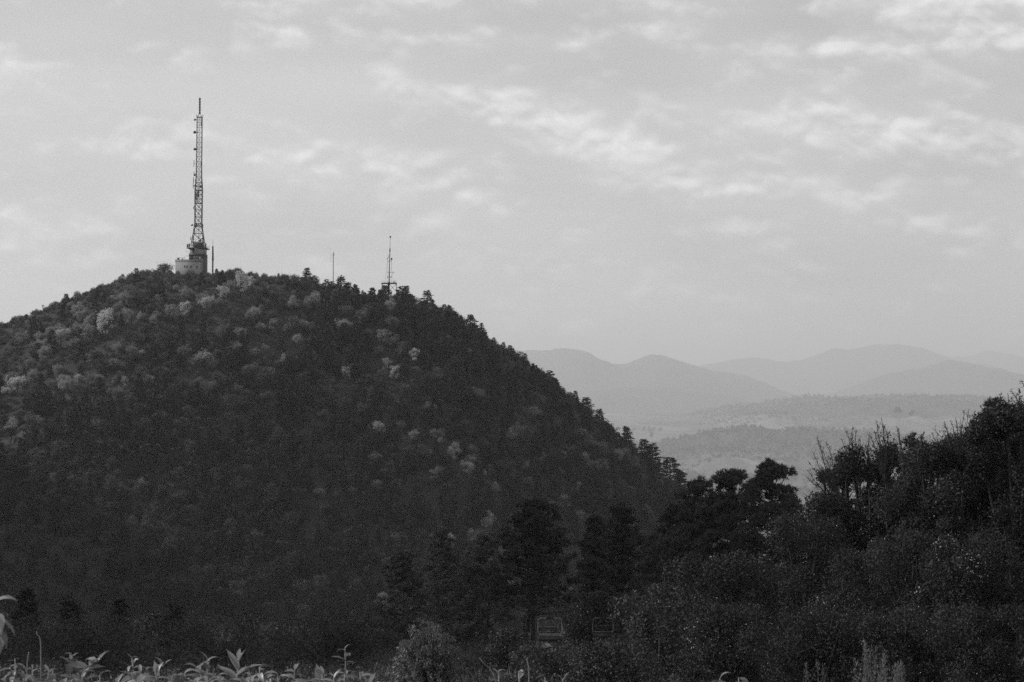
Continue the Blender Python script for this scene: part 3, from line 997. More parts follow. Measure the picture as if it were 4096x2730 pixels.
for ob_, cnt, lo, sc0 in ((WS, 3400, -.66, .6), (WR, 4200, -.42, .7)):
    co = np.zeros(len(ob_.data.vertices) * 3, np.float32); ob_.data.vertices.foreach_get('co', co)
    co = co.reshape(59, 420, 3)
    tt_ = np.concatenate([np.linspace(-1, 0, 44), np.linspace(0, 1, 16)[1:]])
    rows = np.where((tt_ > lo) & (tt_ < .06))[0]
    q = co[r.choice(rows, cnt), r.integers(0, 420, cnt)] + r.normal(0, 9, (cnt, 3)) * np.array([1, 1, 0])
    pts += [tuple(v) for v in q]
    ss += list(r.uniform(.5, 1.0, cnt) * FS * sc0); pk += list(r.choice([0, 1, 2, 3], cnt, p=[.42, .36, .05, .17]))
pts = np.array(pts)
scatter_stuff('valley_hedgerows', pts, r.uniform(0, 6.28, len(pts)), ss, pk, [f[0] for f in FAR], 'hazy hedgerow trees and copses strung across the valley')
for (a, b, Yd, s, k, lab) in [(2607, 1735, 5600, .9, 3, 'small dark tree alone in the pale valley field'), (3592, 1632, 5400, 1.5, 0, 'tall hazy tree left of two on the valley fields'), (3646, 1640, 5400, 1.2, 1, 'hazy tree right of two on the valley fields'),
                              (2835, 1830, 4300, .9, 2, 'paler round tree on the wooded valley rise, left of two'), (2878, 1815, 4300, .8, 2, 'paler round tree on the wooded valley rise, right of two'),
                              (3170, 1712, 5100, 1.1, 0, 'dark round crown proud of the valley wood edge')]:
    Yd *= FS; s *= FS
    p = at(a, b, Yd)
    g = valley_z(p[0], Yd)
    t = thing('valley_tree', lab, 'tree', (p[0], Yd, max(g, p[2] - 12 * s)), 0, s, 'single trees in the valley')
    obj('crown', FAR[k][0], t); obj('trunk', FAR[k][1], t)

# ------------------------------------------------------------------ transmitter building (parts) and lattice tower
K = 722.0 / F            # metres per photograph pixel at the summit


def sp2(px, py, Y=722.0):
    return at(px, py, Y)


B0 = at(759, 1128, 722)          # foot of the building front, deep in the bushes
bld = thing('transmitter_building', 'flat-roofed concrete building with a raised block at the foot of the tall tower', 'building', B0)


def bl(px, py, dy=0.0):
    p = at(px, py, 722) - B0
    return np.array([p[0], dy, p[2]])


def slab(name, x0, y0, x1, y1, d0, d1, mat, parent=bld):
    a = bl(x0, y1); b = bl(x1, y0)
    mb = MB().box(((a[0] + b[0]) / 2, (d0 + d1) / 2, (a[2] + b[2]) / 2), (b[0] - a[0], d1 - d0, b[2] - a[2]))
    return obj(name, mb.mesh(name, mat), parent)


low = slab('lower_block', 701, 1041, 816, 1160, 0, 7.5, M['concrete'])
slab('parapet', 700.2, 1039, 809, 1042, -.12, 7.62, M['concrete'], low)
slab('cornice', 700.5, 1046.5, 808.5, 1048.5, -.06, .05, M['wall_dark'], low)
for a in (728, 755, 776, 796):
    slab('pilaster', a, 1049, a + 1.6, 1130, -.05, .03, M['wall_light'], low)
for (a, b) in ((736.5, 1067), (746, 1067.5), (761.5, 1067.5), (785, 1069)):
    w = slab('window', a, b - 3.4, a + 5, b + 3.4, -.07, .04, M['glass'], low)
    slab('frame', a - .7, b - 4.2, a + 5.7, b - 3.4, -.11, .02, M['wall_dark'], w)
    slab('sill', a - .7, b + 3.4, a + 5.7, b + 4.2, -.13, .02, M['wall_light'], w)
slab('corner_strip', 809, 1024, 817, 1160, -.16, 7.7, M['wall_dark'], low)  # darker than the front wall, covers the right corner and side
up = slab('upper_block', 755.5, 1014, 816.5, 1040.5, .4, 7.3, M['concrete'])
slab('band', 754.5, 1015.5, 817.6, 1025, .28, 7.42, M['wall_dark'], up)
slab('recess_shade', 755.0, 1025, 772, 1040, .34, 1.0, M['wall_dark'], up)  # flat dark slab colours in a recess's shade, nothing is cut out
for a in (780, 790):
    slab('window', a, 1029, a + 5, 1036, .32, .5, M['glass'], up)
slab('window', 795.8, 1030, 800.8, 1036.5, .30, .5, M['white'], up)  # white colour stands in for the bright light at this window
slab('drum', 757, 993.5, 815.5, 1015, .9, 6.9, M['wall_light'])
slab('shaft', 768.5, 993, 775, 1024, .6, 1.6, M['wall_dark'])
plat = slab('platform', 748.5, 990.5, 824.5, 994.5, -.9, 8.4, M['steel'])
slab('cabin', 770, 971, 807, 990.5, 1.6, 6.0, M['wall_dark'])
for a in np.linspace(750, 823, 9):
    for d in (-.85, 8.3):
        p = bl(a, 990.5, d)
        obj('railing_post', MB().box((p[0], p[1], p[2] + .45), (.06, .06, .9)).mesh('railing post', M['steel']), plat)
for d in (-.85, 8.3):
    a = bl(749, 990.5, d); b = bl(824, 990.5, d)
    for hh in (.5, .92):
        obj('railing_bar', MB().tube([a + (0, 0, hh), b + (0, 0, hh)], .035, 4).mesh('railing bar', M['steel']), plat)
for (a, b, rr, hh) in [(750, 985, .5, 1.3), (822, 984, .4, 1.6), (819, 1011, .3, .5), (757, 982, .35, 1.2), (814, 984, .45, .9)]:
    p = bl(a, b, .4)
    obj('antenna', MB().box(p, (rr, .25, hh)).mesh('antenna', M['dish']), plat)
p0 = bl(748, 993, -.5)
obj('ladder_hoop', MB().tube([p0, p0 + (-.35, 0, -.5), p0 + (0, 0, -1.1), p0 + (.5, 0, -1.3)], .04, 4).mesh('ladder hoop', M['steel']), plat)
# things on the lower roof
p = bl(710, 1034, 2.0)
obj('roof_unit', MB().box(p, (.55, .6, .55)).mesh('roof unit', M['wall_dark']), low)
p = bl(726, 1036, 2.0)
obj('roof_unit', MB().box(p, (.4, .5, .35)).mesh('roof unit', M['wall_dark']), low)
for q in ([(705, 1037), (705, 1031), (737, 1031.5), (737, 1037)], [(737, 1037), (737, 1024), (754, 1024)]):
    obj('roof_rail', MB().tube([bl(a, b, 1.2) for a, b in q], .05, 4).mesh('roof rail', M['steel_light']), low)

# tall lattice tower standing on the building
T0 = bl(784, 988, 3.6) + B0
tower = thing('lattice_tower', 'tall steel lattice tower with a thick spire rising from the flat-roofed building', 'tower', T0)
AX = 789.0
_prof = [(470, 20.6), (520, 20.6), (640, 20.8), (708, 21.5), (732, 25.5), (762, 29.0), (814, 28.4), (896, 27.2), (925, 33.5), (955, 44.0), (986, 51.5)]
_py = np.array([a for a, b in _prof]); _pwid = np.array([b for a, b in _prof])


def tz(py):
    return float((at(AX, py, 725.6) - T0)[2])


def tw(py):
    return float(np.interp(py, _py, _pwid)) * K * .5


def axx(py):
    return (790.8 + (786.0 - 790.8) * (py - 470) / 516.0 - 784) * K


def corner(py, i):
    w = tw(py)
    sx, sy = ((-1, -1), (1, -1), (1, 1), (-1, 1))[i]
    return np.array([axx(py) + sx * w, sy * w, tz(py)])


levels = [986, 970, 935, 908, 896, 869, 841, 814, 797, 780, 762, 747, 732, 708, 688, 668, 648, 628, 609, 590, 571, 551, 531, 511, 490, 470]
for i in range(4):
    obj('leg', MB().tube([corner(q, i) for q in levels], [.115 - .055 * t for t in np.linspace(0, 1, len(levels))], 5).mesh('leg', M['steel']), tower)
for li in range(len(levels) - 1):
    a, b = levels[li], levels[li + 1]
    th = .07 if a > 730 else .04
    for i in range(4):
        j = (i + 1) % 4
        if a > 469:
            if li > 0:
                obj('horizontal_brace', MB().tube([corner(a, i), corner(a, j)], th * (1.3 if a in (814, 762, 896, 970) else .9), 4).mesh('brace', M['steel']), tower)
        if li == 0:
            continue
        obj('diagonal_brace', MB().tube([corner(a, i), corner(b, j)], th * .8, 4).mesh('brace', M['steel']), tower)
        obj('diagonal_brace', MB().tube([corner(a, j), corner(b, i)], th * .8, 4).mesh('brace', M['steel']), tower)
for i in range(4):
    obj('horizontal_brace', MB().tube([corner(470, i), corner(470, (i + 1) % 4)], .1, 4).mesh('brace', M['steel']), tower)
# spire: stacked antenna drums
sx = axx(470)
spz = lambda q: tz(q)
spire_pts, spire_r = [], []
for k, q in enumerate(np.linspace(458, 392, 25)):
    spire_pts.append((sx + .02, 0, spz(q))); spire_r.append(.30 if k % 4 else .2)
obj('spire', MB().tube(spire_pts, spire_r, 8).mesh('spire', M['steel']), tower)
for i in range(4):
    c = corner(470, i)
    obj('spire_stay', MB().tube([c, (sx, 0, spz(455))], .06, 4).mesh('spire stay', M['steel']), tower)
    obj('light_bracket', MB().tube([c, c + np.array([.25 * np.sign(c[0] - sx), 0, .75])], .05, 4).mesh('light bracket', M['steel']), tower)
# cable ladder and feeder cables inside
obj('feeder_ladder', MB().box((axx(700), .1, (tz(986) + tz(470)) / 2), (.1, .06, tz(470) - tz(986) - .5)).mesh('feeder ladder', M['steel']), tower)


def dish_mesh(rad, dep):
    mb = MB()
    n = 14
    a = np.arange(n) * 2 * math.pi / n
    rings = [(.0, dep * .55), (.5, dep * .42), (.9, 0.0), (1.0, -.03), (1.0, -dep * .5), (.0, -dep * .5)]
    v = []
    for rr, yy in rings:
        v += [(math.cos(t) * rad * rr, -yy - .0, math.sin(t) * rad * rr) for t in a]
    f = []
    for k in range(len(rings) - 1):
        for j in range(n):
            f.append((k * n + j, k * n + (j + 1) % n, (k + 1) * n + (j + 1) % n, (k + 1) * n + j))
    mb.add(v, f)
    return mb.mesh('dish', M['dish'])


DISH = dish_mesh(.42, .5)
for (a, b, s) in [(780.5, 481, .8), (779.5, 531, 1.1), (780, 598.5, 1.0), (779.5, 702, .75), (806, 748, 1.0), (781, 745, .7), (785.5, 904, .9), (803.5, 965, .8), (768.5, 903, .6), (812, 904, .6), (813, 957, .7)]:
    p = at(a, b, 725.6) - T0
    c = np.array([axx(b), -tw(b), p[2]])
    o = obj('dish', DISH, tower, (p[0], -tw(b) - .1, p[2]), 0.25 * np.sign(p[0] - axx(b)), s)
    obj('dish_arm', MB().tube([(0, 0, 0), ((c[0] - p[0]) / s * .8, .3, 0)], .07, 4).mesh('dish arm', M['steel']), o)
for (a, y0, y1) in [(776.5, 688, 706), (806, 684, 704), (774.5, 710, 734), (807.5, 708, 728), (773.5, 734, 756), (808, 735, 752), (775, 826, 838), (809, 848, 864), (776.5, 642, 668), (804.5, 650, 664), (805.5, 475, 505), (771, 896, 905), (812.5, 896, 912), (815, 948, 968), (764, 948, 962), (788, 766, 810), (783, 770, 800), (793, 764, 790)]:
    p = at(a, y0, 725.6) - T0; q = at(a, y1, 725.6) - T0
    inner = 778 < a < 800
    o = obj('panel_antenna', MB().box((p[0], 0 if inner else -tw(y0) * .4, (p[2] + q[2]) / 2), (.16 if not inner else .3, .2, p[2] - q[2])).mesh('panel antenna', M['steel']), tower)
    if not inner:
        zz = (p[2] + q[2]) / 2
        obj('bracket', MB().tube([(p[0], -tw(y0) * .4, zz), (axx(y0) + np.sign(p[0] - axx(y0)) * tw(y0), -tw(y0) * .4, zz)], .045, 4).mesh('bracket', M['steel']), o)


def lattice_mast(name, label, px, ytop, ybot, Y, wpx, face, bays, cat='mast', foot=1.5, thick=.035):
    """Slim three-legged mast with its braces as parts."""
    base = at(px, ybot, Y)
    k = Y / F
    t = thing(name, label, cat, base)
    H = float((at(px, ytop, Y) - base)[2])
    w = wpx * k * .5
    cs = [np.array([math.cos(a), math.sin(a), 0]) * w for a in (-.52, 1.57, 3.66)]
    for c in cs:
        obj('leg', MB().tube([c + (0, 0, -foot), c * .8 + np.array([0, 0, H])], thick * 1.5, 4).mesh('leg', M['steel']), t)
    for b in range(bays):
        z0 = H * b / bays; z1 = H * (b + 1) / bays
        for i in range(3):
            a_, b_ = (cs[i], cs[(i + 1) % 3]) if b % 2 else (cs[(i + 1) % 3], cs[i])
            obj('diagonal_brace', MB().tube([a_ * (1 - .2 * b / bays) + np.array([0, 0, z0]), b_ * (1 - .2 * (b + 1) / bays) + np.array([0, 0, z1])], thick, 3).mesh('brace', M['steel']), t)
    return t, base, k, H


t, b_, k_, H_ = lattice_mast('antenna_mast', 'slender lattice mast with a whip top just right of the transmitter building', 851, 985, 1106, 724, 5.5, 3, 16, thick=.05)
obj('whip', MB().tube([(0, 0, H_ - .3), (0, 0, H_ + 1.9)], .035, 4).mesh('whip', M['steel']), t)
for (q, s, wz) in [(1004, .55, .5), (1013, .3, .6), (1023, .6, 1.6), (1031, .55, .8), (1040, .7, .6), (1067, .3, .4)]:
    zz = float((at(851, q, 724) - b_)[2])
    obj('antenna', MB().box((.06, -.3, zz), (s * .8, .3, wz)).mesh('antenna', M['dish']), t)
t, b_, k_, H_ = lattice_mast('wire_mast', 'very thin pale lattice mast between the summit and the platform mast', 1333, 1012, 1152, 724, 3.4, 3, 26, thick=.018)
obj('whip', MB().tube([(.15, 0, H_ - .2), (.15, 0, H_ + .5)], .03, 3).mesh('whip', M['steel']), t)
obj('side_rod', MB().tube([(-.75, 0, H_ * .74), (-.75, 0, H_ + 1.6)], .018, 3).mesh('side rod', M['steel']), t)
for zz in (.75, .93):
    obj('side_arm', MB().tube([(-.75, 0, H_ * zz), (0, 0, H_ * zz)], .018, 3).mesh('side arm', M['steel']), t)
obj('loop_antenna', MB().tube([(.1 + .22 * math.cos(a), 0, H_ - .5 + .5 * math.sin(a)) for a in np.linspace(0, 6.28, 13)], .04, 3).mesh('loop antenna', M['steel']), t)

# platform mast
PB = at(1558, 1172, 722)
pm = thing('platform_mast', 'guyed mast with a ball top rising from a braced platform on the skyline', 'mast', PB)


def pl(px, py, dy=0.0):
    v = at(px, py, 722) - PB
    return np.array([v[0], dy, v[2]])


obj('deck', MB().box((pl(1556.5, 1134)[0], 0, pl(1556, 1134.5)[2]), (pl(1587, 0)[0] - pl(1526, 0)[0], 3.0, .28)).mesh('deck', M['steel']), pm)
for a in (1528, 1553, 1585.5):
    for d in (-1.3, 1.3):
        obj('post', MB().tube([pl(a, 1180, d), pl(a, 1136, d)], .09 if a == 1553 else .055, 4).mesh('post', M['steel']), pm)
for (a, b, c, d_) in [(1528, 1138, 1552, 1164), (1552, 1138, 1530, 1164), (1558, 1138, 1584, 1166), (1585, 1138, 1558, 1166)]:
    obj('cross_brace', MB().tube([pl(a, b, -1.3), pl(c, d_, -1.3)], .05, 4).mesh('cross brace', M['steel']), pm)
obj('pole', MB().tube([pl(1556, 1180), pl(1556.5, 1130), pl(1558, 1050), pl(1559.5, 1003)], [.26, .2, .13, .1], 6).mesh('pole', M['steel']), pm)
obj('collar', MB().box(pl(1556, 1134), (.7, .7, .75)).mesh('collar', M['steel']), pm)
obj('thick_antenna', MB().tube([pl(1559.5, 1008), pl(1559.7, 994)], .19, 8).mesh('thick antenna', M['steel']), pm)
obj('top_rod', MB().tube([pl(1559.7, 996), pl(1561, 952)], .05, 4).mesh('top rod', M['steel']), pm)
ball = MB()
rr = .28; n = 10
v = [];
for i in range(7):
    a = math.pi * i / 6
    v += [(rr * math.sin(a) * math.cos(t), rr * math.sin(a) * math.sin(t), rr * 1.15 * math.cos(a)) for t in np.arange(n) * 2 * math.pi / n]
ball.add(np.array(v) + pl(1561.3, 948.5), [(i * n + j, i * n + (j + 1) % n, (i + 1) * n + (j + 1) % n, (i + 1) * n + j) for i in range(6) for j in range(n)])
obj('ball_top', ball.mesh('ball top', M['dish'], True), pm)
for q, wd in ((1045, 9), (1109, 8), (1091, 9), (1022, 4.5)):
    obj('cross_arm', MB().tube([pl(1558 - wd, q), pl(1558 + wd, q)], .07 if q == 1045 else .045, 4).mesh('cross arm', M['steel']), pm)
obj('dish', DISH, pm, pl(1566.5, 1037, -.3), .2, .75)
obj('dish', DISH, pm, pl(1554.5, 1029, -.3), -.2, .4)
for (a, b) in ((1550.2, 1109), (1564.5, 1109), (1573, 1091), (1550, 1036), (1579.5, 1128), (1574, 1131), (1539, 1132)):
    obj('antenna', MB().box(pl(a, b, -.2), (.22, .22, .4)).mesh('antenna', M['dish']), pm)
for (a, b, c, d_) in [(1540, 1132, 1555, 1010), (1573, 1132, 1562, 1010), (1550, 1132, 1550.5, 1045), (1566, 1132, 1566, 1045)]:
    obj('guy_wire', MB().tube([pl(a, b), pl(c, d_)], .022, 3).mesh('guy wire', M['steel']), pm)
for a in np.linspace(1527, 1586, 8):
    obj('railing_post', MB().tube([pl(a, 1134, -1.4), pl(a, 1126, -1.4)], .025, 3).mesh('railing post', M['steel']), pm)
obj('railing_bar', MB().tube([pl(1527, 1126, -1.4), pl(1586, 1126, -1.4)], .025, 3).mesh('railing bar', M['steel']), pm)

# utility pole on the left ridge
UB = at(171.5, 1262, 716)
up_ = thing('utility_pole', 'small utility pole with two cross-arms on the far left skyline', 'pole', UB)
ul = lambda a, b: at(a, b, 716) - UB
obj('pole', MB().tube([ul(171, 1275), ul(171.8, 1219)], [.12, .09], 6).mesh('pole', M['branch']), up_)
obj('cross_arm', MB().tube([ul(165.5, 1225), ul(178, 1224)], .07, 4).mesh('cross arm', M['branch']), up_)
obj('cross_arm', MB().tube([ul(167.5, 1230), ul(176, 1229.5)], .05, 4).mesh('cross arm', M['branch']), up_)
for a in (166, 169.5, 174, 177.5):
    obj('insulator', MB().tube([ul(a, 1225), ul(a, 1222)], .05, 5).mesh('insulator', M['dish']), up_)
ST = at(893, 1084, 722)
obj('water_tank', MB().tube([(0, 0, -2.2), (0, 0, -.6), (0, 0, -.1), (0, 0, .2)], [.5, .5, .38, .1], 10).mesh('water tank', M['wall_dark'], True), None, ST + np.array([-2.0, 0, .5]), label='small dome-topped tank on the skyline right of the slender mast', category='tank')

r = np.random.default_rng(77)
hollow = 0
for i in range(400):
    yy_ = r.uniform(190, 470); pxx = r.uniform(-60, 1950)
    xx_ = (pxx - 2048) / F * yy_
    pr_ = (PINE + BROAD_D)[r.choice([0, 1, 2, 4, 6, 7, 8, 9, 7])]
    sc_ = r.uniform(.7, 1.15)
    nm_ = 'pine_tree' if pr_ in PINE else 'bushy_tree'
    place_tree(nm_, pr_, (xx_, yy_, float(ground_z(xx_, yy_)) - .4), r.uniform(0, 6.28), sc_, 'dim pine standing in the dark hollow in front of the hill' if nm_ == 'pine_tree' else 'dim round-crowned tree in the dark hollow in front of the hill',
               'tree', 'pines in the hollow below the hill' if nm_ == 'pine_tree' else 'leafy trees in the hollow below the hill')
    hollow += 1
    if hollow >= 70:
        break

# ------------------------------------------------------------------ black pines in the middle distance


def pad_pine(name, label, px, apex, Y, half, seed, pads=60, per=46, group='black pines below the hill', low=.25, leader=None, squash=.75, tip=.22, cone=0.0):
    """Broad pine: rounded crown of needle pads carried on limbs."""
    r = np.random.default_rng(seed)
    k = Y / F
    p = at(px, apex, Y)
    gz_ = float(ground_z(p[0], Y))
    H = max(p[2] - gz_, 3.0); R = half * k
    t = thing(name, label, 'tree', (p[0], Y, gz_), 0, None, group)
    tb, lb, nb_ = MB(), MB(), MB()
    wob = r.normal(0, .2, 2)
    axis = lambda q: np.array([wob[0] * math.sin(q * 3), wob[1] * math.sin(q * 2.5), q * H])
    tb.tube([axis(q) - np.array([0, 0, .5 if q == 0 else 0]) for q in np.linspace(0, .9, 8)], np.linspace(.17, .05, 8), 7)
    cen = []
    for i in range(pads):
        q = low + (1 - low) * r.uniform(0, 1) ** .8
        e = (q - low) / (1 - low)
        env = R * math.sqrt(max(.03, 1 - max(0, (e - .3) / .72) ** 2)) * (.8 + .2 * min(1, e * 4))
        if cone:
            env = R * (1.04 - e) ** cone * r.uniform(.8, 1.25)
        a = r.uniform(0, 6.28)
        rr_ = env * math.sqrt(r.uniform(.1, 1)) * r.uniform(.85, 1.05)
        cen.append((np.array([math.cos(a) * rr_, math.sin(a) * rr_, q * H - .25]), r.uniform(.3, .62) * min(1.0, R / 2.0) * (.8 if e > .8 else 1), q))
    for (dx, dz, sz) in ([(0, -.2, .42), (.15, -.55, .5), (-.2, -.7, .5)] + (leader or [])):
        cen.append((np.array([dx, 0, H + dz]), sz, .9))
    tips = []
    for c, sz, q in cen:
        b0 = axis(max(.1, q - .08))
        lb.tube([b0, (b0 + c) / 2 + np.array([0, 0, -.1]), c], [.045, .03, .012], 3, cap=False)
        m = int(per * (sz / .6) ** 2)
        o = rdir(r, m) * (r.uniform(.1, 1, (m, 1)) ** .4) * np.array([sz, sz, sz * squash])
        o[:, 2] = np.abs(o[:, 2]) * 1.4 - .45 * sz
        tips.append(c + o)
    tips = np.concatenate(tips)
    nn = 16
    c = np.repeat(tips, nn, 0)
    d = rdir(r, len(c)); d[:, 2] = d[:, 2] * .8 + .5
    nb_.tris(c, unit(d), rdir(r, len(c)), r.uniform(.6, 1.2, len(c)) * tip, r.uniform(.03, .055, len(c)))
    obj('trunk', tb.mesh('trunk', M['bark'], True), t)
    obj('limbs', lb.mesh('limbs', M['bark']), t)
    obj('crown', nb_.mesh('needles', M['pine_fg']), t)
    return t


pad_pine('black_pine', 'tall pointed dark pine in front of the hill, its trunk behind the chairlift chair', 2140, 1992, 165, 215, 101, 230, 46, low=.42, cone=.5)
pad_pine('black_pine', 'dark pine with an open feathery top right of the tall pointed pine', 2480, 2012, 185, 150, 102, 230, 46, low=.3, cone=.5)
pad_pine('black_pine', 'lower dense pine leaning on the feathery-topped pine from the left', 2380, 2056, 180, 100, 103, 230, 46, low=.3, cone=.5)
pad_pine('black_pine', 'leftmost of the three broad black pines against the valley', 2800, 1912, 138, 190, 104, 150, 60)
pad_pine('black_pine', 'middle of the three broad black pines against the valley, round tufted top', 2925, 1882, 134, 190, 105, 150, 60, leader=[(-.5,-.25,.5),(.4,-.2,.5)])
pad_pine('black_pine', 'rightmost of the three broad black pines, with a crooked leader above the rest', 3078, 1842, 130, 170, 106, 150, 60, leader=[(-.02,-.1,.3),(.5,-.55,.5),(1.0,-.62,.5)])
pad_pine('black_pine', 'low black pine at the left foot of the three broad pines', 2715, 2010, 142, 130, 107, 150, 60)
pad_pine('black_pine', 'dim dark pine left of the tall pointed pine', 1930, 2130, 230, 150, 108, 230, 46, low=.2, cone=.5)
pad_pine('black_pine', 'dim pine further left in the dark hollow', 1765, 2110, 260, 130, 109, 230, 46, low=.2, cone=.5)
pad_pine('black_pine', 'dim low pine between the dark hollow and the weeping shrub', 1610, 2200, 240, 150, 110, 230, 46, low=.15, cone=.5)
pad_pine('black_pine', 'dark young pine in front of the feathery-topped pine', 2620, 2130, 160, 110, 111, 230, 46, low=.15, cone=.5)

# ------------------------------------------------------------------ leafy trees and shrubs on the right slope


def leafy(name, label, cat, px, top, Y, half, seed, n, mat, leaf=.11, glints=0, group=None, lobes=40, limbs=14, below=None):
    r = np.random.default_rng(seed)
    k = Y / F
    p = at(px, top, Y)
    gz_ = float(ground_z(p[0], Y))
    R = half * k
    H = max(p[2] - gz_, R * .8)
    t = thing(name, label, cat, (p[0], Y, p[2] - H), 0, None, group)
    tb, cb = MB(), MB()
    cz = H * .52
    dd = rdir(r, lobes)
    dd = np.sign(dd) * np.abs(dd) ** .8
    C = dd * r.uniform(.25, 1.08, (lobes, 1)) * np.array([R, R, H * .5])
    C[:, 2] += cz
    rad = r.uniform(.2, .4, lobes) * R
    C[:, 2] = np.clip(C[:, 2], H * .08, H - rad * .8)
    C[:3, 2] = H - rad[:3] * .85
    C[:3, :2] *= .6
    for j in range(limbs):
        c_ = C[j % lobes]
        m_ = c_ * np.array([.35, .35, .55]) + r.normal(0, .1, 3)
        e_ = c_ + unit(c_ - np.array([0, 0, cz * .6])) * rad[j % lobes] * .9
        tb.tube([(0, 0, -.4), m_, c_, e_], [.09, .06, .03, .012], 4, cap=False)
    which = r.integers(0, lobes, n)
    dirs = rdir(r, n)
    rr_ = r.uniform(.25, 1, (n, 1)) ** .45
    pos = C[which] + dirs * rad[which][:, None] * rr_
    stray = (r.random(n) < .16)[:, None]
    pos = pos + stray * r.normal(0, .13, (n, 3)) * np.array([R, R, R * .8])
    pos[:, 2] = np.maximum(pos[:, 2], .05)
    cb.tris(pos, rdir(r, n), unit(dirs + .9 * rdir(r, n) + np.array([0, 0, .4])), r.uniform(.7, 1.4, n) * leaf, r.uniform(.5, .95, n) * leaf)
    # fine twigs standing out of the crown
    nt_ = 170
    wt_ = r.integers(0, lobes, nt_)
    for j in range(nt_):
        dv = unit(rdir(r, 1)[0] + np.array([0, 0, .9]))
        c0 = C[wt_[j]] + dv * rad[wt_[j]] * .5
        e0 = c0 + dv * rad[wt_[j]] * r.uniform(.5, .95) + r.normal(0, .05, 3)
        tb.tube([c0, (c0 + e0) / 2 + r.normal(0, .03, 3), e0], [.012, .009, .004], 3, cap=False)
    obj('trunk', tb.mesh('trunk', M['branch']), t)
    obj('crown', cb.mesh('leaves', mat), t)
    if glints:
        gb = MB()  # sun highlights painted as pale leaves on a few lobes
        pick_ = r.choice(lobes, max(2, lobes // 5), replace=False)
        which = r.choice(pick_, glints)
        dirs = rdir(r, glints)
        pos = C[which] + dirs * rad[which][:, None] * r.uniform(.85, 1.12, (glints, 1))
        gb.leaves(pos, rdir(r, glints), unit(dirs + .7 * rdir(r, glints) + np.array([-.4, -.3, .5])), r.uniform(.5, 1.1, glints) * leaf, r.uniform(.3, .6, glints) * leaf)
        obj('painted_glints', gb.mesh('painted glints', M['glint']), t, label='leaves coloured bright to imitate sun glints')
    return t


G = 'dark leafy shrubs on the right slope'
leafy('leafy_tree', 'dark leafy tree with bright speckled leaves under the bare twigs, right of the valley gap', 'tree', 3500, 1790, 84, 215, 201, 39000, M['glossy'], 0.083, glints=900, group=G)
leafy('leafy_tree', 'dark leafy tree right of the speckled one, below the small pine tip', 'tree', 3700, 1775, 80, 200, 202, 39000, M['glossy'], 0.083, glints=252, group=G)
leafy('leafy_tree', 'dark leafy tree at the right slope below the tangled bare branches', 'tree', 3880, 1740, 82, 210, 203, 39000, M['glossy'], 0.083, glints=72, group=G)
leafy('leafy_tree', 'tall dark leafy tree cut by the right edge', 'tree', 4060, 1625, 78, 190, 204, 39000, M['glossy'], 0.083, glints=90, group=G)
leafy('leafy_tree', 'dark bush closing the valley gap, left of the speckled tree', 'tree', 3320, 1885, 88, 130, 205, 30450, M['glossy'], 0.083, glints=96, group=G)
leafy('leafy_tree', 'dark bush under the two upright bare stems at the valley gap', 'tree', 3300, 1975, 82, 170, 231, 34800, M['glossy'], 0.080, glints=72, group=G)
leafy('leafy_tree', 'dark leafy crown between the two upright bare stems and the speckled tree', 'tree', 3430, 1846, 88, 165, 232, 34000, M['glossy'], 0.080, glints=72, group=G)
leafy('leafy_tree', 'dark leafy crown filling in under the flat-padded pine', 'tree', 3960, 1760, 86, 170, 233, 34800, M['glossy'], 0.080, glints=36, group=G)
leafy('leafy_tree', 'dark leafy crown filling the corner at the right edge under the leafy branch', 'tree', 4100, 1660, 84, 160, 234, 30000, M['glossy'], 0.085, glints=30, group=G)
leafy('leafy_tree', 'dark leafy crown behind the small pine tip at right', 'tree', 3720, 1800, 90, 190, 235, 34000, M['glossy'], .09, glints=40, group=G)
leafy('leafy_shrub', 'dark shrub under the three broad pines with a bright rim of leaves along its top', 'bush', 2900, 2215, 76, 250, 206, 18850, M['glossy'], 0.078, glints=156, group=G)
leafy('leafy_shrub', 'dark shrub between the bright-rimmed shrub and the speckled tree', 'bush', 3220, 2060, 78, 220, 207, 28275, M['glossy'], 0.066, glints=156, group=G)
leafy('leafy_shrub', 'shrub with a scatter of bright leaves in the middle of the right slope', 'bush', 3390, 2200, 66, 240, 208, 32625, M['glossy'], 0.056, glints=600, group=G)
leafy('leafy_shrub', 'shadowed shrub under the dark leafy trees at mid right', 'bush', 3680, 2130, 64, 240, 209, 30450, M['glossy'], 0.056, glints=96, group=G)
leafy('leafy_shrub', 'shrub with bright tiers of leaves near the right edge', 'bush', 3930, 2140, 60, 230, 210, 30450, M['glossy'], 0.056, glints=500, group=G)
leafy('leafy_shrub', 'low shadowed shrub in the bottom right corner', 'bush', 4010, 2430, 48, 260, 211, 26100, M['glossy'], 0.047, glints=96, group=G)
leafy('leafy_shrub', 'low dark shrub behind the feathery dry weeds', 'bush', 3640, 2420, 52, 260, 212, 26100, M['glossy'], 0.049, glints=90, group=G)
leafy('leafy_shrub', 'low dark shrub at the bottom left of the feathery dry weeds', 'bush', 3270, 2440, 54, 260, 213, 26100, M['glossy'], 0.049, glints=102, group=G)
leafy('leafy_shrub', 'dark shrub below the bright-rimmed shrub, speckled with leaves', 'bush', 2890, 2420, 62, 240, 214, 26100, M['glossy'], 0.056, glints=350, group=G)
leafy('leafy_shrub', 'dark brush right of the second chairlift chair', 'bush', 2620, 2330, 95, 170, 215, 9000, M['leaf_dark'], .12, glints=96, group=G)
leafy('leafy_shrub', 'brush with pale leaves right of the chairlift chair', 'bush', 2370, 2370, 140, 150, 216, 8000, M['leaf_dark'], .15, glints=90, group=G)
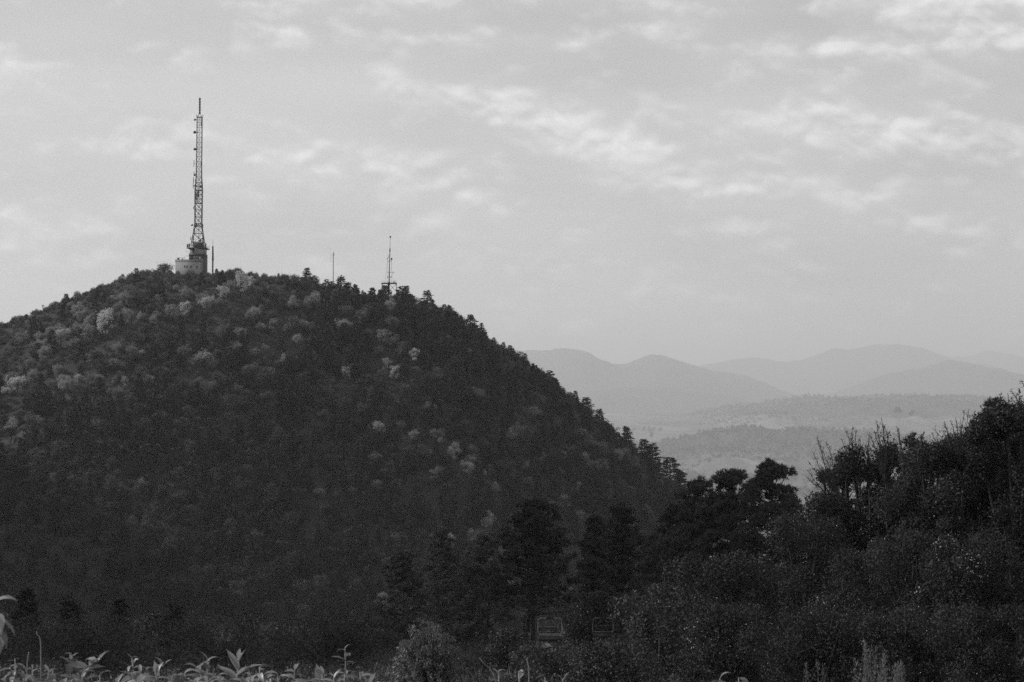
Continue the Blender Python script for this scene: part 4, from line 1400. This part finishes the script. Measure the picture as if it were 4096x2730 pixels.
leafy('leafy_shrub', 'low brush at the bottom under the second chairlift chair', 'bush', 2480, 2560, 70, 240, 217, 14500, M['leaf_dark'], 0.070, glints=84, group=G)
leafy('leafy_shrub', 'pale-leaved small tree lit behind the trunk beside the chairlift chair', 'bush', 2112, 2375, 172, 46, 218, 3200, M['leaf_soft'], .16, group=None, lobes=14)
leafy('leafy_shrub', 'grassy brush under the chairlift chair', 'bush', 2210, 2580, 104, 160, 219, 7000, M['leaf_dark'], .1, group=None)
leafy('leafy_shrub', 'dark brush between the weeping shrub and the chairlift chair', 'bush', 2030, 2520, 112, 120, 220, 7000, M['leaf_dark'], .11, group=None)
leafy('leafy_shrub', 'dim dark brush left of the weeping shrub', 'bush', 1330, 2480, 120, 260, 221, 13050, M['leaf_dark'], 0.101, group=None)
leafy('leafy_shrub', 'dim dark brush low in the left middle', 'bush', 900, 2470, 130, 280, 222, 13050, M['leaf_dark'], 0.109, group=None)
leafy('leafy_shrub', 'dim dark brush low near the left edge', 'bush', 420, 2460, 130, 300, 223, 13050, M['leaf_dark'], 0.109, group=None)
leafy('leafy_shrub', 'dim dark brush at the lower left edge of the picture', 'bush', 0, 2480, 125, 260, 224, 11600, M['leaf_dark'], 0.109, group=None)

G2 = 'pine tops among the right trees'
pad_pine('black_pine', 'small pine tip rising between the leafy trees at right', 3658, 1742, 92, 75, 301, 60, 60, group=G2, low=.35)
pad_pine('black_pine', 'dark pine with flat pads near the right edge', 3985, 1594, 90, 150, 302, 110, 60, group=G2, low=.35)
pad_pine('black_pine', 'dark pine top at the left side of the speckled leafy tree', 3385, 1812, 95, 85, 303, 60, 60, group=G2, low=.35)
pad_pine('black_pine', 'dark pine top inside the speckled leafy tree', 3560, 1775, 93, 95, 304, 60, 60, group=G2, low=.35)
pad_pine('black_pine', 'dark pine top below the tangled bare branches', 3790, 1765, 95, 90, 305, 60, 60, group=G2, low=.35)


def bare_tree(name, label, px, basepy, Y, stems, seed, group='half-bare trees on the right slope', leaves=60, spread=.42, twig=.0055):
    """stems: list of (tip px, tip py). Upright stems with twigs and a few last leaves."""
    r = np.random.default_rng(seed)
    p = at(px, basepy + 90, Y)
    gz_ = float(ground_z(p[0], Y))
    t = thing(name, label, 'tree', (p[0], Y, gz_), 0, None, group)
    O = np.array([p[0], Y, gz_])
    tb, wb, lb = MB(), MB(), MB()
    fork = p - O
    tb.tube([(0, 0, -.4), fork * .5 + r.normal(0, .1, 3), fork], [.055, .045, .035], 6)
    lpts = []
    for (a, b) in stems:
        tip = at(a, b, Y + r.normal(0, .8)) - O
        mid = (fork + tip) / 2 + np.array([r.normal(0, .12), r.normal(0, .2), .1])
        L = np.linalg.norm(tip - fork)
        ss_ = np.linspace(0, 1, 7)
        path = np.array([(1 - s) ** 2 * fork + 2 * s * (1 - s) * mid + s * s * tip for s in ss_])
        path[1:-1] += r.normal(0, .025, (5, 3))
        tb.tube(path, np.linspace(.024, .006, 7), 4, cap=False)
        nt_ = int(12 + L * 12)
        for q in r.uniform(.15, .97, nt_):
            i = min(int(q * 6), 5)
            c = path[i] + (path[i + 1] - path[i]) * (q * 6 - i)
            ax_ = unit(path[i + 1] - path[i])
            d = unit(ax_ * .9 + rdir(r, 1)[0] * spread * 2)
            l = L * r.uniform(.10, .28) * (1.15 - q)
            e = c + d * l + np.array([0, 0, l * .15])
            wb.tube([c, (c + e) / 2 + r.normal(0, .02, 3), e], [twig, twig * .8, twig * .5], 3, cap=False)
            for _ in range(2):
                s2 = r.uniform(.3, .9); c2 = c + (e - c) * s2
                d2 = unit(d + rdir(r, 1)[0] * .7); l2 = l * r.uniform(.25, .5)
                wb.tube([c2, c2 + d2 * l2], [twig * .7, twig * .4], 3, cap=False)
                lpts.append(c2 + d2 * l2)
    lpts = np.array(lpts)
    lp = lpts[r.choice(len(lpts), min(leaves, len(lpts)), replace=False)]
    lb.leaves(lp, rdir(r, len(lp)), rdir(r, len(lp)), r.uniform(.05, .09, len(lp)), r.uniform(.03, .05, len(lp)))
    obj('trunk', tb.mesh('stems', M['branch']), t)
    obj('twigs', wb.mesh('twigs', M['branch']), t)
    obj('crown', lb.mesh('last leaves', M['branch']), t, label='few dark leaves left on the twigs')


bare_tree('bare_tree', 'half-bare tree with two upright stems leaning over the valley gap', 3345, 1925, 84, [(3267, 1752), (3302, 1768), (3250, 1810), (3235, 1845), (3228, 1880), (3350, 1800), (3222, 1905), (3290, 1800)], 401, leaves=70)
bare_tree('bare_tree', 'thin bare twigs rising behind the speckled leafy tree', 3440, 1860, 85, [(3412, 1708), (3384, 1725), (3365, 1752), (3440, 1745), (3478, 1730), (3425, 1720), (3400, 1745)], 402, leaves=45)
bare_tree('bare_tree', 'tallest bare stems with clinging leaves over the speckled tree', 3545, 1850, 83, [(3524, 1672), (3508, 1685), (3536, 1700), (3498, 1722), (3560, 1725), (3480, 1742), (3580, 1745)], 403, leaves=160)
bare_tree('bare_tree', 'sparse twigs between the tallest bare stems and the small pine tip', 3620, 1850, 82, [(3590, 1718), (3586, 1705), (3640, 1735), (3610, 1760), (3690, 1735), (3700, 1728)], 404, leaves=40)
bare_tree('bare_tree', 'tangled bare tree with arching branches left of the flat-padded pine', 3850, 1810, 80, [(3875, 1638), (3858, 1645), (3778, 1685), (3730, 1712), (3728, 1730), (3800, 1680), (3822, 1668), (3890, 1680), (3900, 1640), (3770, 1720), (3840, 1700), (3790, 1730)], 405, leaves=40, spread=.5)
bare_tree('bare_tree', 'thin upright twigs above the flat-padded pine', 4020, 1680, 79, [(4005, 1568), (4030, 1572), (4045, 1585), (3955, 1590), (3918, 1625), (3985, 1600)], 406, leaves=60)
bare_tree('bare_tree', 'leafy bare branch reaching in at the right edge', 4140, 1680, 77, [(4042, 1555), (4062, 1585), (4085, 1520), (4075, 1560), (4100, 1530), (4096, 1600), (4120, 1500)], 407, leaves=220, spread=.5)
bare_tree('bare_tree', 'pale dead stem slanting through the brush right of the chairs', 2640, 2420, 92, [(2588, 2320), (2600, 2330), (2560, 2300)], 408, leaves=20)

# weeping shrub
def weeping(px, top, Y, half, seed):
    r = np.random.default_rng(seed)
    k = Y / F
    p = at(px, top, Y)
    gz_ = float(ground_z(p[0], Y))
    R = half * k; H = p[2] - gz_
    t = thing('weeping_shrub', 'rounded shrub with drooping narrow bright leaves at the bottom centre', 'bush', (p[0], Y, gz_))
    sb, lb = MB(), MB()
    for i in range(190):
        a = r.uniform(0, 6.28); rr_ = R * math.sqrt(r.uniform(.02, 1)) * r.uniform(.7, 1.12)
        hh = H * (1 - .55 * (rr_ / R) ** 2) * r.uniform(.75, 1.05)
        s = np.linspace(0, 1, 8)
        path = np.stack([np.cos(a) * rr_ * s ** .9, np.sin(a) * rr_ * s ** .9, hh * (1.9 * s - 1.0 * s ** 2.4) * .95], 1)
        path[1:] += r.normal(0, .03, (7, 3))
        sb.tube(path, np.linspace(.014, .004, 8), 3, cap=False)
        m = 34
        q = r.uniform(.4, 1.0, m)
        ii = np.minimum((q * 7).astype(int), 6)
        c = path[ii] + (path[ii + 1] - path[ii]) * (q * 7 - ii)[:, None]
        d = unit((path[ii + 1] - path[ii]) * 4 + rdir(r, m) * .8 + np.array([0, 0, -.55]))
        lb.leaves(c + d * .05 + r.normal(0, .03, (m, 3)), d, unit(rdir(r, m) + np.array([0, 0, .9])), r.uniform(.07, .15, m), r.uniform(.016, .03, m))
    obj('stems', sb.mesh('stems', M['branch']), t)
    obj('crown', lb.mesh('narrow leaves', M['weep']), t)


weeping(1715, 2432, 58, 195, 501)

# undergrowth covering the near slope, one mass
_, ub1 = proto_broad(71, h=1.5, rx=1.0, rz=.75, n=900, lobes=12, leaf=.12)
_, ub2 = proto_broad(72, h=2.2, rx=1.1, rz=1.1, n=1000, lobes=14, leaf=.14)
_, ub3 = proto_scrub(73, h=1.4, R=.7, n=420)
UND = [ub1.mesh('undergrowth', M['leaf_dark']), ub2.mesh('undergrowth', M['leaf_dark']), ub3.mesh('undergrowth', M['twig'])]
r = np.random.default_rng(8)
n = 5200
yy = 42 * (560 / 42.0) ** r.uniform(0, 1, n)
xx = r.uniform(-.24, .24, n) * yy
ppx = 2048 + F * xx / yy
keep = ~((ppx > 2080) & (ppx < 2560) & (yy > 85) & (yy < 145) & (r.random(n) < .75))
xx, yy = xx[keep], yy[keep]; n = len(xx)
scatter_stuff('undergrowth', np.stack([xx, yy, ground_z(xx, yy) - .2], 1), r.uniform(0, 6.28, n), r.uniform(.55, 1.1, n) * np.clip(yy / 120, .6, 2.6), r.choice([0, 1, 2], n, p=[.45, .35, .2]), UND, 'low dark undergrowth covering the slope between the trees')

# ------------------------------------------------------------------ chairlift
def rounded(w, h, rc, n=5):
    pts = []
    for (cx_, cz_, a0) in ((w / 2 - rc, h - rc, 0), (-w / 2 + rc, h - rc, 90), (-w / 2 + rc, rc, 180), (w / 2 - rc, rc, 270)):
        for i in range(n):
            a = math.radians(a0 + 90 * i / (n - 1))
            pts.append((cx_ + rc * math.cos(a), 0, cz_ + rc * math.sin(a)))
    return pts + [pts[0]]


def chair(px, py, Y, rz, label):
    """px, py: middle of the seat's upper edge."""
    p = at(px, py, Y)
    c = thing('chairlift_chair', label, 'chairlift chair', p, rz, None, 'empty chairlift chairs')
    obj('frame', MB().tube(rounded(1.16, .78, .14), .024, 6, cap=False).mesh('frame', M['tube'], True), c)
    seat = obj('seat', MB().box((0, -.22, -.13), (1.14, .46, .07)).box((0, -.44, -.2), (1.14, .05, .2)).mesh('seat', M['seat']), c)
    for i in range(4):
        obj('slat', MB().box((0, -.03 - .11 * i, -.075), (1.1, .085, .03)).mesh('slat', M['seat']), seat)
    back = obj('backrest', MB().tube([(-.55, .02, .36), (.55, .02, .36)], .016, 5).mesh('back bar', M['tube']), c)
    for i in range(3):
        obj('slat', MB().box((0, .03, .1 + .1 * i), (1.08, .02, .055)).mesh('slat', M['seat']), back)
    for s in (-1, 1):
        obj('brace', MB().tube([(s * .12, 0, .70), (s * .33, -.02, .36)], .015, 5).mesh('brace', M['tube']), c)
        obj('side_arm', MB().tube([(s * .57, 0, .6), (s * .6, -.25, .25), (s * .57, -.42, -.1)], .018, 5).mesh('side arm', M['tube']), c)
    obj('safety_bar', MB().tube([(-.56, -.3, .02), (.56, -.3, .02)], .017, 5).mesh('safety bar', M['tube']), c)
    obj('footrest', MB().tube([(-.35, -.42, -.3), (.35, -.42, -.3)], .014, 5).mesh('footrest', M['seat']), c)
    obj('yoke', MB().box((0, 0, .79), (.34, .12, .12)).mesh('yoke', M['branch']), c)
    obj('hanger', MB().tube([(0, 0, .8), (-.02, .05, 1.1), (-.16, .05, 1.3), (-.2, .05, 2.2)], .04, 6).mesh('hanger', M['branch'], True), c)
    obj('grip', MB().box((-.2, .05, 2.24), (.2, .5, .14)).mesh('grip', M['branch']), c)
    m = Matrix.Rotation(rz, 3, 'Z')
    return np.array(p) + np.array(m @ Vector((-.2, .05, 2.27)))


g1 = chair(2199, 2538, 118, .06, 'empty steel-framed chairlift chair hanging beside the dark trunk')
g2 = chair(2412, 2528, 139, -.08, 'dimmer empty chairlift chair, right of the nearer one, almost lost in brush')
for (g, far, near, lab) in ((g1, (-6.0, 420.0, -36.0), (22.0, 110.0, -5.6), 'thin steel cable carrying the nearer chairlift chair'), (g2, (2.0, 420.0, -37.0), (27.0, 132.0, -6.6), 'thin steel cable carrying the dimmer chairlift chair')):
    g = np.array(g)
    pts = [np.array(far) + (g - np.array(far)) * s - np.array([0, 0, 3.5 * s * (1 - s)]) for s in np.linspace(0, 1, 9)]
    pts += [g + (np.array(near) - g) * s - np.array([0, 0, .6 * s * (1 - s)]) for s in np.linspace(0, 1, 7)[1:]]
    obj('lift_cable', MB().tube(pts, .008, 5).mesh('cable', M['branch']), None, label=lab, category='cable', group='chairlift cables')
rk = MB()
rr_ = np.random.default_rng(4)
v = rdir(rr_, 60) * np.array([.26, .3, .14]) * rr_.uniform(.85, 1.1, (60, 1))
import bmesh
bm = bmesh.new()
for q in v:
    bm.verts.new(q)
bmesh.ops.convex_hull(bm, input=bm.verts)
me = bpy.data.meshes.new('rock'); bm.to_mesh(me); bm.free(); me.materials.append(M['rock'])
pr = at(2185, 2586, 114)
obj('rock', me, None, pr, label='pale rock lying in the brush under the chairlift chair', category='rock')

# ------------------------------------------------------------------ foreground: lance-leaved plants along the bottom edge


def leaf_mesh(seed, L=1.0, W=.23, curl=.5, fold=.28, twist=.0):
    r = np.random.default_rng(seed)
    n = 9
    s = np.linspace(0, 1, n)
    w = W * np.sin(np.pi * np.clip(s * .93 + .05, 0, 1) ** .8) * (1 - s ** 5)
    ang = -curl * s * 1.6
    x = np.cumsum(np.cos(ang)) / n * L; z = np.cumsum(np.sin(ang)) / n * L
    x -= x[0]; z -= z[0]
    ww = w * .5 + .004
    v = []
    for i in range(n):
        tw_ = twist * s[i] + r.normal(0, .05)
        for k in (-1, 0, 1):
            yy = k * ww[i] * math.cos(tw_)
            zz = (abs(k) * ww[i] * fold * 1.6) + k * ww[i] * math.sin(tw_)
            v.append((x[i] - zz * math.sin(ang[i]), yy, z[i] + zz * math.cos(ang[i])))
    f = []
    for i in range(n - 1):
        for k in range(2):
            f.append((i * 3 + k, i * 3 + k + 1, (i + 1) * 3 + k + 1, (i + 1) * 3 + k))
    return MB().add(v, f).mesh('leaf', M['fgleaf'], True)


LEAF = [leaf_mesh(i, curl=c * .8, W=w * 1.25, twist=t) for i, (c, w, t) in enumerate([(.15, .24, 0), (.45, .22, .3), (.75, .24, -.3), (1.05, .22, .5), (.3, .28, -.2), (1.35, .2, .2), (.6, .19, -.6), (.05, .3, .1)])]


def leafy_plant(label, px, top, Y, seed, n=14, L=.10, style='spread', lean=(0, 0), height=1.2, rng_=.26, branches=0, fam=None):
    r = np.random.default_rng(seed)
    tip = at(px, top, Y)
    g = float(ground_z(tip[0], Y))
    t = thing('leafy_plant', label, 'plant', (tip[0] - lean[0], Y, g), 0, None, 'lance-leaved plants along the bottom')
    H = tip[2] - g
    top_ = np.array([lean[0], lean[1], H - L * .4])
    path = np.array([[lean[0] * s ** 2, lean[1] * s ** 2, (H - L * .4) * s] for s in np.linspace(0, 1, 8)])
    path[1:-1] += r.normal(0, .01, (6, 3))
    sb = MB().tube(path, np.linspace(.008, .0028, 8), 6)
    stems = [(path, n)]
    for b in range(branches):
        a = r.uniform(0, 6.28)
        s0 = 1 - (.12 + .14 * r.random()) / H
        i = min(int(s0 * 7), 6)
        o = path[i] + (path[i + 1] - path[i]) * (s0 * 7 - i)
        l = r.uniform(.08, .16)
        bp_ = np.array([o + np.array([math.cos(a) * l * s, math.sin(a) * l * s * .6, l * (.9 * s - .2 * s * s)]) for s in np.linspace(0, 1, 6)])
        sb.tube(bp_, np.linspace(.006, .0025, 6), 5)
        stems.append((bp_, max(5, n // 2)))
    obj('stem', sb.mesh('stem', M['fgstem'], True), t)
    for si, (pa, m) in enumerate(stems):
        for j in range(m):
            q = 1 - (j / m) * (min(.9, L * 2.3 / H) if si == 0 else .8)
            ii = min(int(q * (len(pa) - 1)), len(pa) - 2)
            c = pa[ii] + (pa[ii + 1] - pa[ii]) * (q * (len(pa) - 1) - ii)
            a = j * 2.4 + seed + r.normal(0, .3)
            f_ = j / m
            if style == 'upright':
                elev = 1.25 - 1.5 * f_ + r.normal(0, .15); fam_ = [0, 4, 7, 0, 1]
            elif style == 'droop':
                elev = .55 - .9 * f_ + r.normal(0, .2); fam_ = [3, 2, 5, 3, 2]
            else:
                elev = 1.0 - 1.3 * f_ + r.normal(0, .25); fam_ = [1, 2, 3, 6, 4, 5]
            o = obj('leaf', LEAF[fam_[r.integers(0, len(fam_))]], t, c)
            o.rotation_euler = (r.normal(0, .35), -elev, a)
            s = L * r.uniform(.7, 1.25) * (.65 + .5 * min(1, f_ * 3))
            o.scale = (s, s, s)
    return t


plants = [
    ('bright plant with upright tip leaves, second cluster from the left edge', 290, 2578, 12.0, 601, 16, .075, 'spread', 2),
    ('bright bushy plant right beside the second cluster from the left edge', 330, 2648, 11.6, 602, 16, .10, 'spread', 2),
    ('plant with long arching leaves right of the bright bushy one', 400, 2655, 11.8, 603, 13, .105, 'droop', 1),
    ('tall bright plant with small tip leaves, third cluster from the left edge', 528, 2590, 12.2, 604, 17, .075, 'spread', 2),
    ('bright low plant at the foot of the third cluster from the left', 560, 2660, 11.8, 605, 15, .085, 'spread', 2),
    ('low dim plant between the third cluster and the big upright leaves', 690, 2650, 12.0, 606, 14, .08, 'spread', 2),
    ('dim plant with one leaf pointing up right, left of the big upright leaves', 830, 2612, 12.2, 607, 12, .09, 'spread', 1),
    ('plant with the biggest upright leaves on the bottom edge', 955, 2570, 11.6, 608, 11, .125, 'upright', 0),
    ('low plant with curled leaves right of the biggest upright leaves', 1040, 2640, 11.8, 609, 14, .10, 'droop', 1),
    ('low plant with a broad arching leaf at the bottom, left of the tangle', 1040, 2690, 11.2, 610, 12, .12, 'droop', 1),
    ('tangled low plant with a dark upright stalk', 1180, 2640, 12.0, 611, 14, .095, 'droop', 2),
    ('dim tangled plant on the bottom edge, right of the dark stalk', 1290, 2670, 12.0, 612, 14, .09, 'spread', 2),
    ('plant with bright drooping leaves left of the star-shaped one', 1380, 2655, 12.0, 613, 13, .09, 'droop', 1),
    ('plant with a bright overhanging leaf beside a thin pale stalk', 1440, 2660, 11.8, 614, 11, .10, 'droop', 1),
    ('star-shaped bright plant just left of the weeping shrub', 1575, 2682, 11.6, 615, 15, .10, 'spread', 1),
    ('small faint plant tip standing free above the star-shaped plant', 1380, 2568, 13.5, 616, 8, .06, 'spread', 0),
    ('small plant tip in front of the weeping shrub, at its right', 1995, 2668, 12.5, 617, 9, .075, 'spread', 0),
    ('plant tip with spread leaves right of the small tip by the weeping shrub', 2180, 2690, 12.2, 618, 9, .085, 'droop', 0),
    ('small bright plant tip below the chairlift chair', 2250, 2700, 12.2, 619, 8, .08, 'spread', 0),
    ('dim leaf tip at the bottom, under the left of the chairlift chair', 2075, 2658, 13.0, 620, 5, .09, 'droop', 0),
    ('plant with long drooping curved leaves alone at bottom right of centre', 2955, 2652, 10.5, 621, 13, .13, 'droop', 0),
    ('low plant at the foot of the long drooping leaves', 2880, 2690, 11.0, 622, 12, .08, 'spread', 1),
    ('dim curled plant in the bottom left corner', 60, 2590, 12.5, 623, 9, .065, 'droop', 1),
    ('dim thin plant between the corner and the second cluster', 130, 2620, 12.3, 624, 10, .07, 'droop', 1),
    ('low dark plant under the second cluster at the bottom edge', 230, 2690, 11.0, 625, 13, .10, 'droop', 1),
    ('low plant under the third cluster at the bottom edge', 500, 2695, 11.0, 626, 13, .10, 'droop', 1),
    ('low plant under the dim cluster left of the big upright leaves', 780, 2690, 11.2, 627, 13, .095, 'droop', 1),
    ('low bright plant at the bottom edge below the overhanging leaf', 1480, 2705, 11.2, 628, 12, .10, 'spread', 1),
    ('small dim sprig at the bottom edge under the weeping shrub', 1840, 2705, 12.0, 629, 9, .08, 'droop', 0),
    ('low plant between the dark stalk and the bright drooping leaves', 1240, 2698, 11.2, 630, 13, .095, 'spread', 1),
    ('leafy sprig filling the gap between the corner and the second cluster', 195, 2660, 11.6, 651, 14, .08, 'spread', 2),
    ('broad-leaved sprig just left of the tall plant with small tip leaves', 465, 2668, 11.4, 652, 14, .09, 'spread', 2),
    ('leaf tuft right of the third cluster with two raised leaves', 625, 2668, 11.6, 653, 14, .09, 'spread', 2),
    ('dim leaf tuft halfway between third cluster and the big upright leaves', 740, 2672, 11.4, 654, 14, .085, 'droop', 2),
    ('arching leaf tuft at the left foot of the biggest upright leaves', 890, 2670, 11.3, 655, 14, .10, 'droop', 2),
    ('leaf tuft at the right foot of the biggest upright leaves', 1000, 2680, 11.3, 656, 14, .09, 'spread', 2),
    ('narrow-leaved tuft left of the dark upright stalk', 1110, 2672, 11.5, 657, 14, .09, 'droop', 2),
    ('small tuft right of the dim tangled plant', 1335, 2690, 11.5, 658, 13, .08, 'spread', 2),
    ('tuft pressed between the overhanging leaf and the star-shaped plant', 1515, 2690, 11.4, 659, 13, .085, 'droop', 1),
    ('last low tuft right of the star-shaped plant', 1630, 2702, 11.4, 660, 11, .08, 'droop', 1),
    ('low tuft in the bottom left corner at the very edge', 20, 2668, 11.5, 661, 12, .075, 'droop', 2),
    ('low tuft beside the thin bright stalk at bottom left', 95, 2680, 11.4, 662, 12, .08, 'spread', 1),
]
for (lab, a, b, Y, sd, n, L, sty, br) in plants:
    leafy_plant(lab, a, b + np.random.default_rng(sd + 5).uniform(-14, 22), Y, sd, n + 2, L * 1.22, sty, (np.random.default_rng(sd).normal(0, .06), 0), branches=br + (2 if b > 2630 and a < 1600 else 0))
# near plant cut by the left edge
leafy_plant('large pale leaves of a nearer plant cut by the left edge', -16, 2300, 6.5, 640, 10, .07, 'droop', (0, 0), branches=0, rng_=.08)


def thin_stalk(label, pts, Y, seed):
    P = np.array([at(a, b, Y) for a, b in pts])
    g = float(ground_z(P[-1, 0], Y))
    O = np.array([P[-1, 0], Y, g])
    path = np.concatenate([P - O, [[0, 0, 0]]])
    mb = MB().tube(path, np.linspace(.0018, .0035, len(path)), 5)
    r = np.random.default_rng(seed)
    obj('dry_stalk', mb.mesh('stalk', M['fgstem'], True), None, O, label=label, category='stalk', group='thin dry stalks in the foreground')


thin_stalk('thin pale curled stalk rising in the bottom left corner', [(147, 2525), (148, 2540), (158, 2548), (163, 2570), (164, 2640)], 12.5, 1)
thin_stalk('thin bright stalk with a knot at bottom left', [(116, 2608), (114, 2620), (110, 2640), (108, 2700)], 12.3, 2)
thin_stalk('bright bent stalk standing up below the chairlift chair', [(2110, 2632), (2108, 2640), (2114, 2665), (2116, 2720)], 12.2, 5)
thin_stalk('pale slanting twig at the right foot of the weeping shrub', [(1918, 2632), (1935, 2655), (1962, 2678), (1990, 2740)], 20.0, 6)


def feathery(label, px, top, Y, half, seed, stems):
    r = np.random.default_rng(seed)
    k = Y / F
    p = at(px, top, Y)
    g = float(ground_z(p[0], Y))
    H = p[2] - g
    t = thing('dry_weed', label, 'weed', (p[0], Y, g), 0, None, 'feathery dry weeds at bottom right')
    sb, fb = MB(), MB()
    for i in range(stems):
        x0 = r.normal(0, .5) * half * k
        y0 = r.normal(0, .35) * half * k
        hh = H * r.uniform(.72, 1.0)
        bend = r.normal(0, .05) * H * .5
        s = np.linspace(0, 1, 8)
        path = np.stack([x0 * (.3 + .7 * s) + bend * s ** 2, y0 * (.3 + .7 * s), hh * s], 1)
        path[1:] += r.normal(0, .012, (7, 3))
        sb.tube(path, np.linspace(.007, .002, 8), 3, cap=False)
        m = 110
        q = r.uniform(.45, 1.0, m)
        ii = np.minimum((q * 7).astype(int), 6)
        c = path[ii] + (path[ii + 1] - path[ii]) * (q * 7 - ii)[:, None]
        d = unit(rdir(r, m) * .7 + np.array([0, 0, .9]))
        off = r.normal(0, 1, (m, 3)) * np.array([.018, .018, .01]) * (1.3 - q)[:, None] * 2
        fb.leaves(c + off + d * .02, d, rdir(r, m), r.uniform(.025, .055, m), r.uniform(.006, .013, m))
    obj('stems', sb.mesh('stems', M['dry']), t)
    obj('plumes', fb.mesh('plumes', M['dry']), t)


feathery('tall feathery dry weed with bright upright plumes at bottom right', 3480, 2545, 27, 60, 701, 9)
feathery('thick feathery dry weed, fullest and brightest of the bottom right weeds', 3570, 2560, 26, 75, 702, 20)
feathery('low feathery dry weed at the right of the bottom weeds', 3610, 2650, 25, 40, 703, 9)
feathery('faint feathery dry weed left of the tall bright ones', 3270, 2650, 27, 75, 704, 12)
feathery('single thin dry weed stem between the two feathery clumps', 3425, 2600, 27, 14, 705, 2)

# ------------------------------------------------------------------ haze
hz = MB().box((0, 20000, 130), (64000, 64000, 1550))
hm = bpy.data.materials.new('haze')
hm.use_nodes = True
hn = hm.node_tree
hn.nodes.clear()
ho = hn.nodes.new('ShaderNodeOutputMaterial')
pv = hn.nodes.new('ShaderNodeVolumePrincipled')
pv.inputs['Color'].default_value = (.97, .97, .97, 1)
pv.inputs['Density'].default_value = HAZE_DENSITY
pv.inputs['Anisotropy'].default_value = 0.3
hn.links.new(pv.outputs[0], ho.inputs['Volume'])
obj('haze', hz.mesh('haze', hm), None, kind='stuff', label='thin pale haze filling the valley air')
print('objects', len(sc.objects), 'tris', sum(len(m.polygons) for m in bpy.data.meshes))
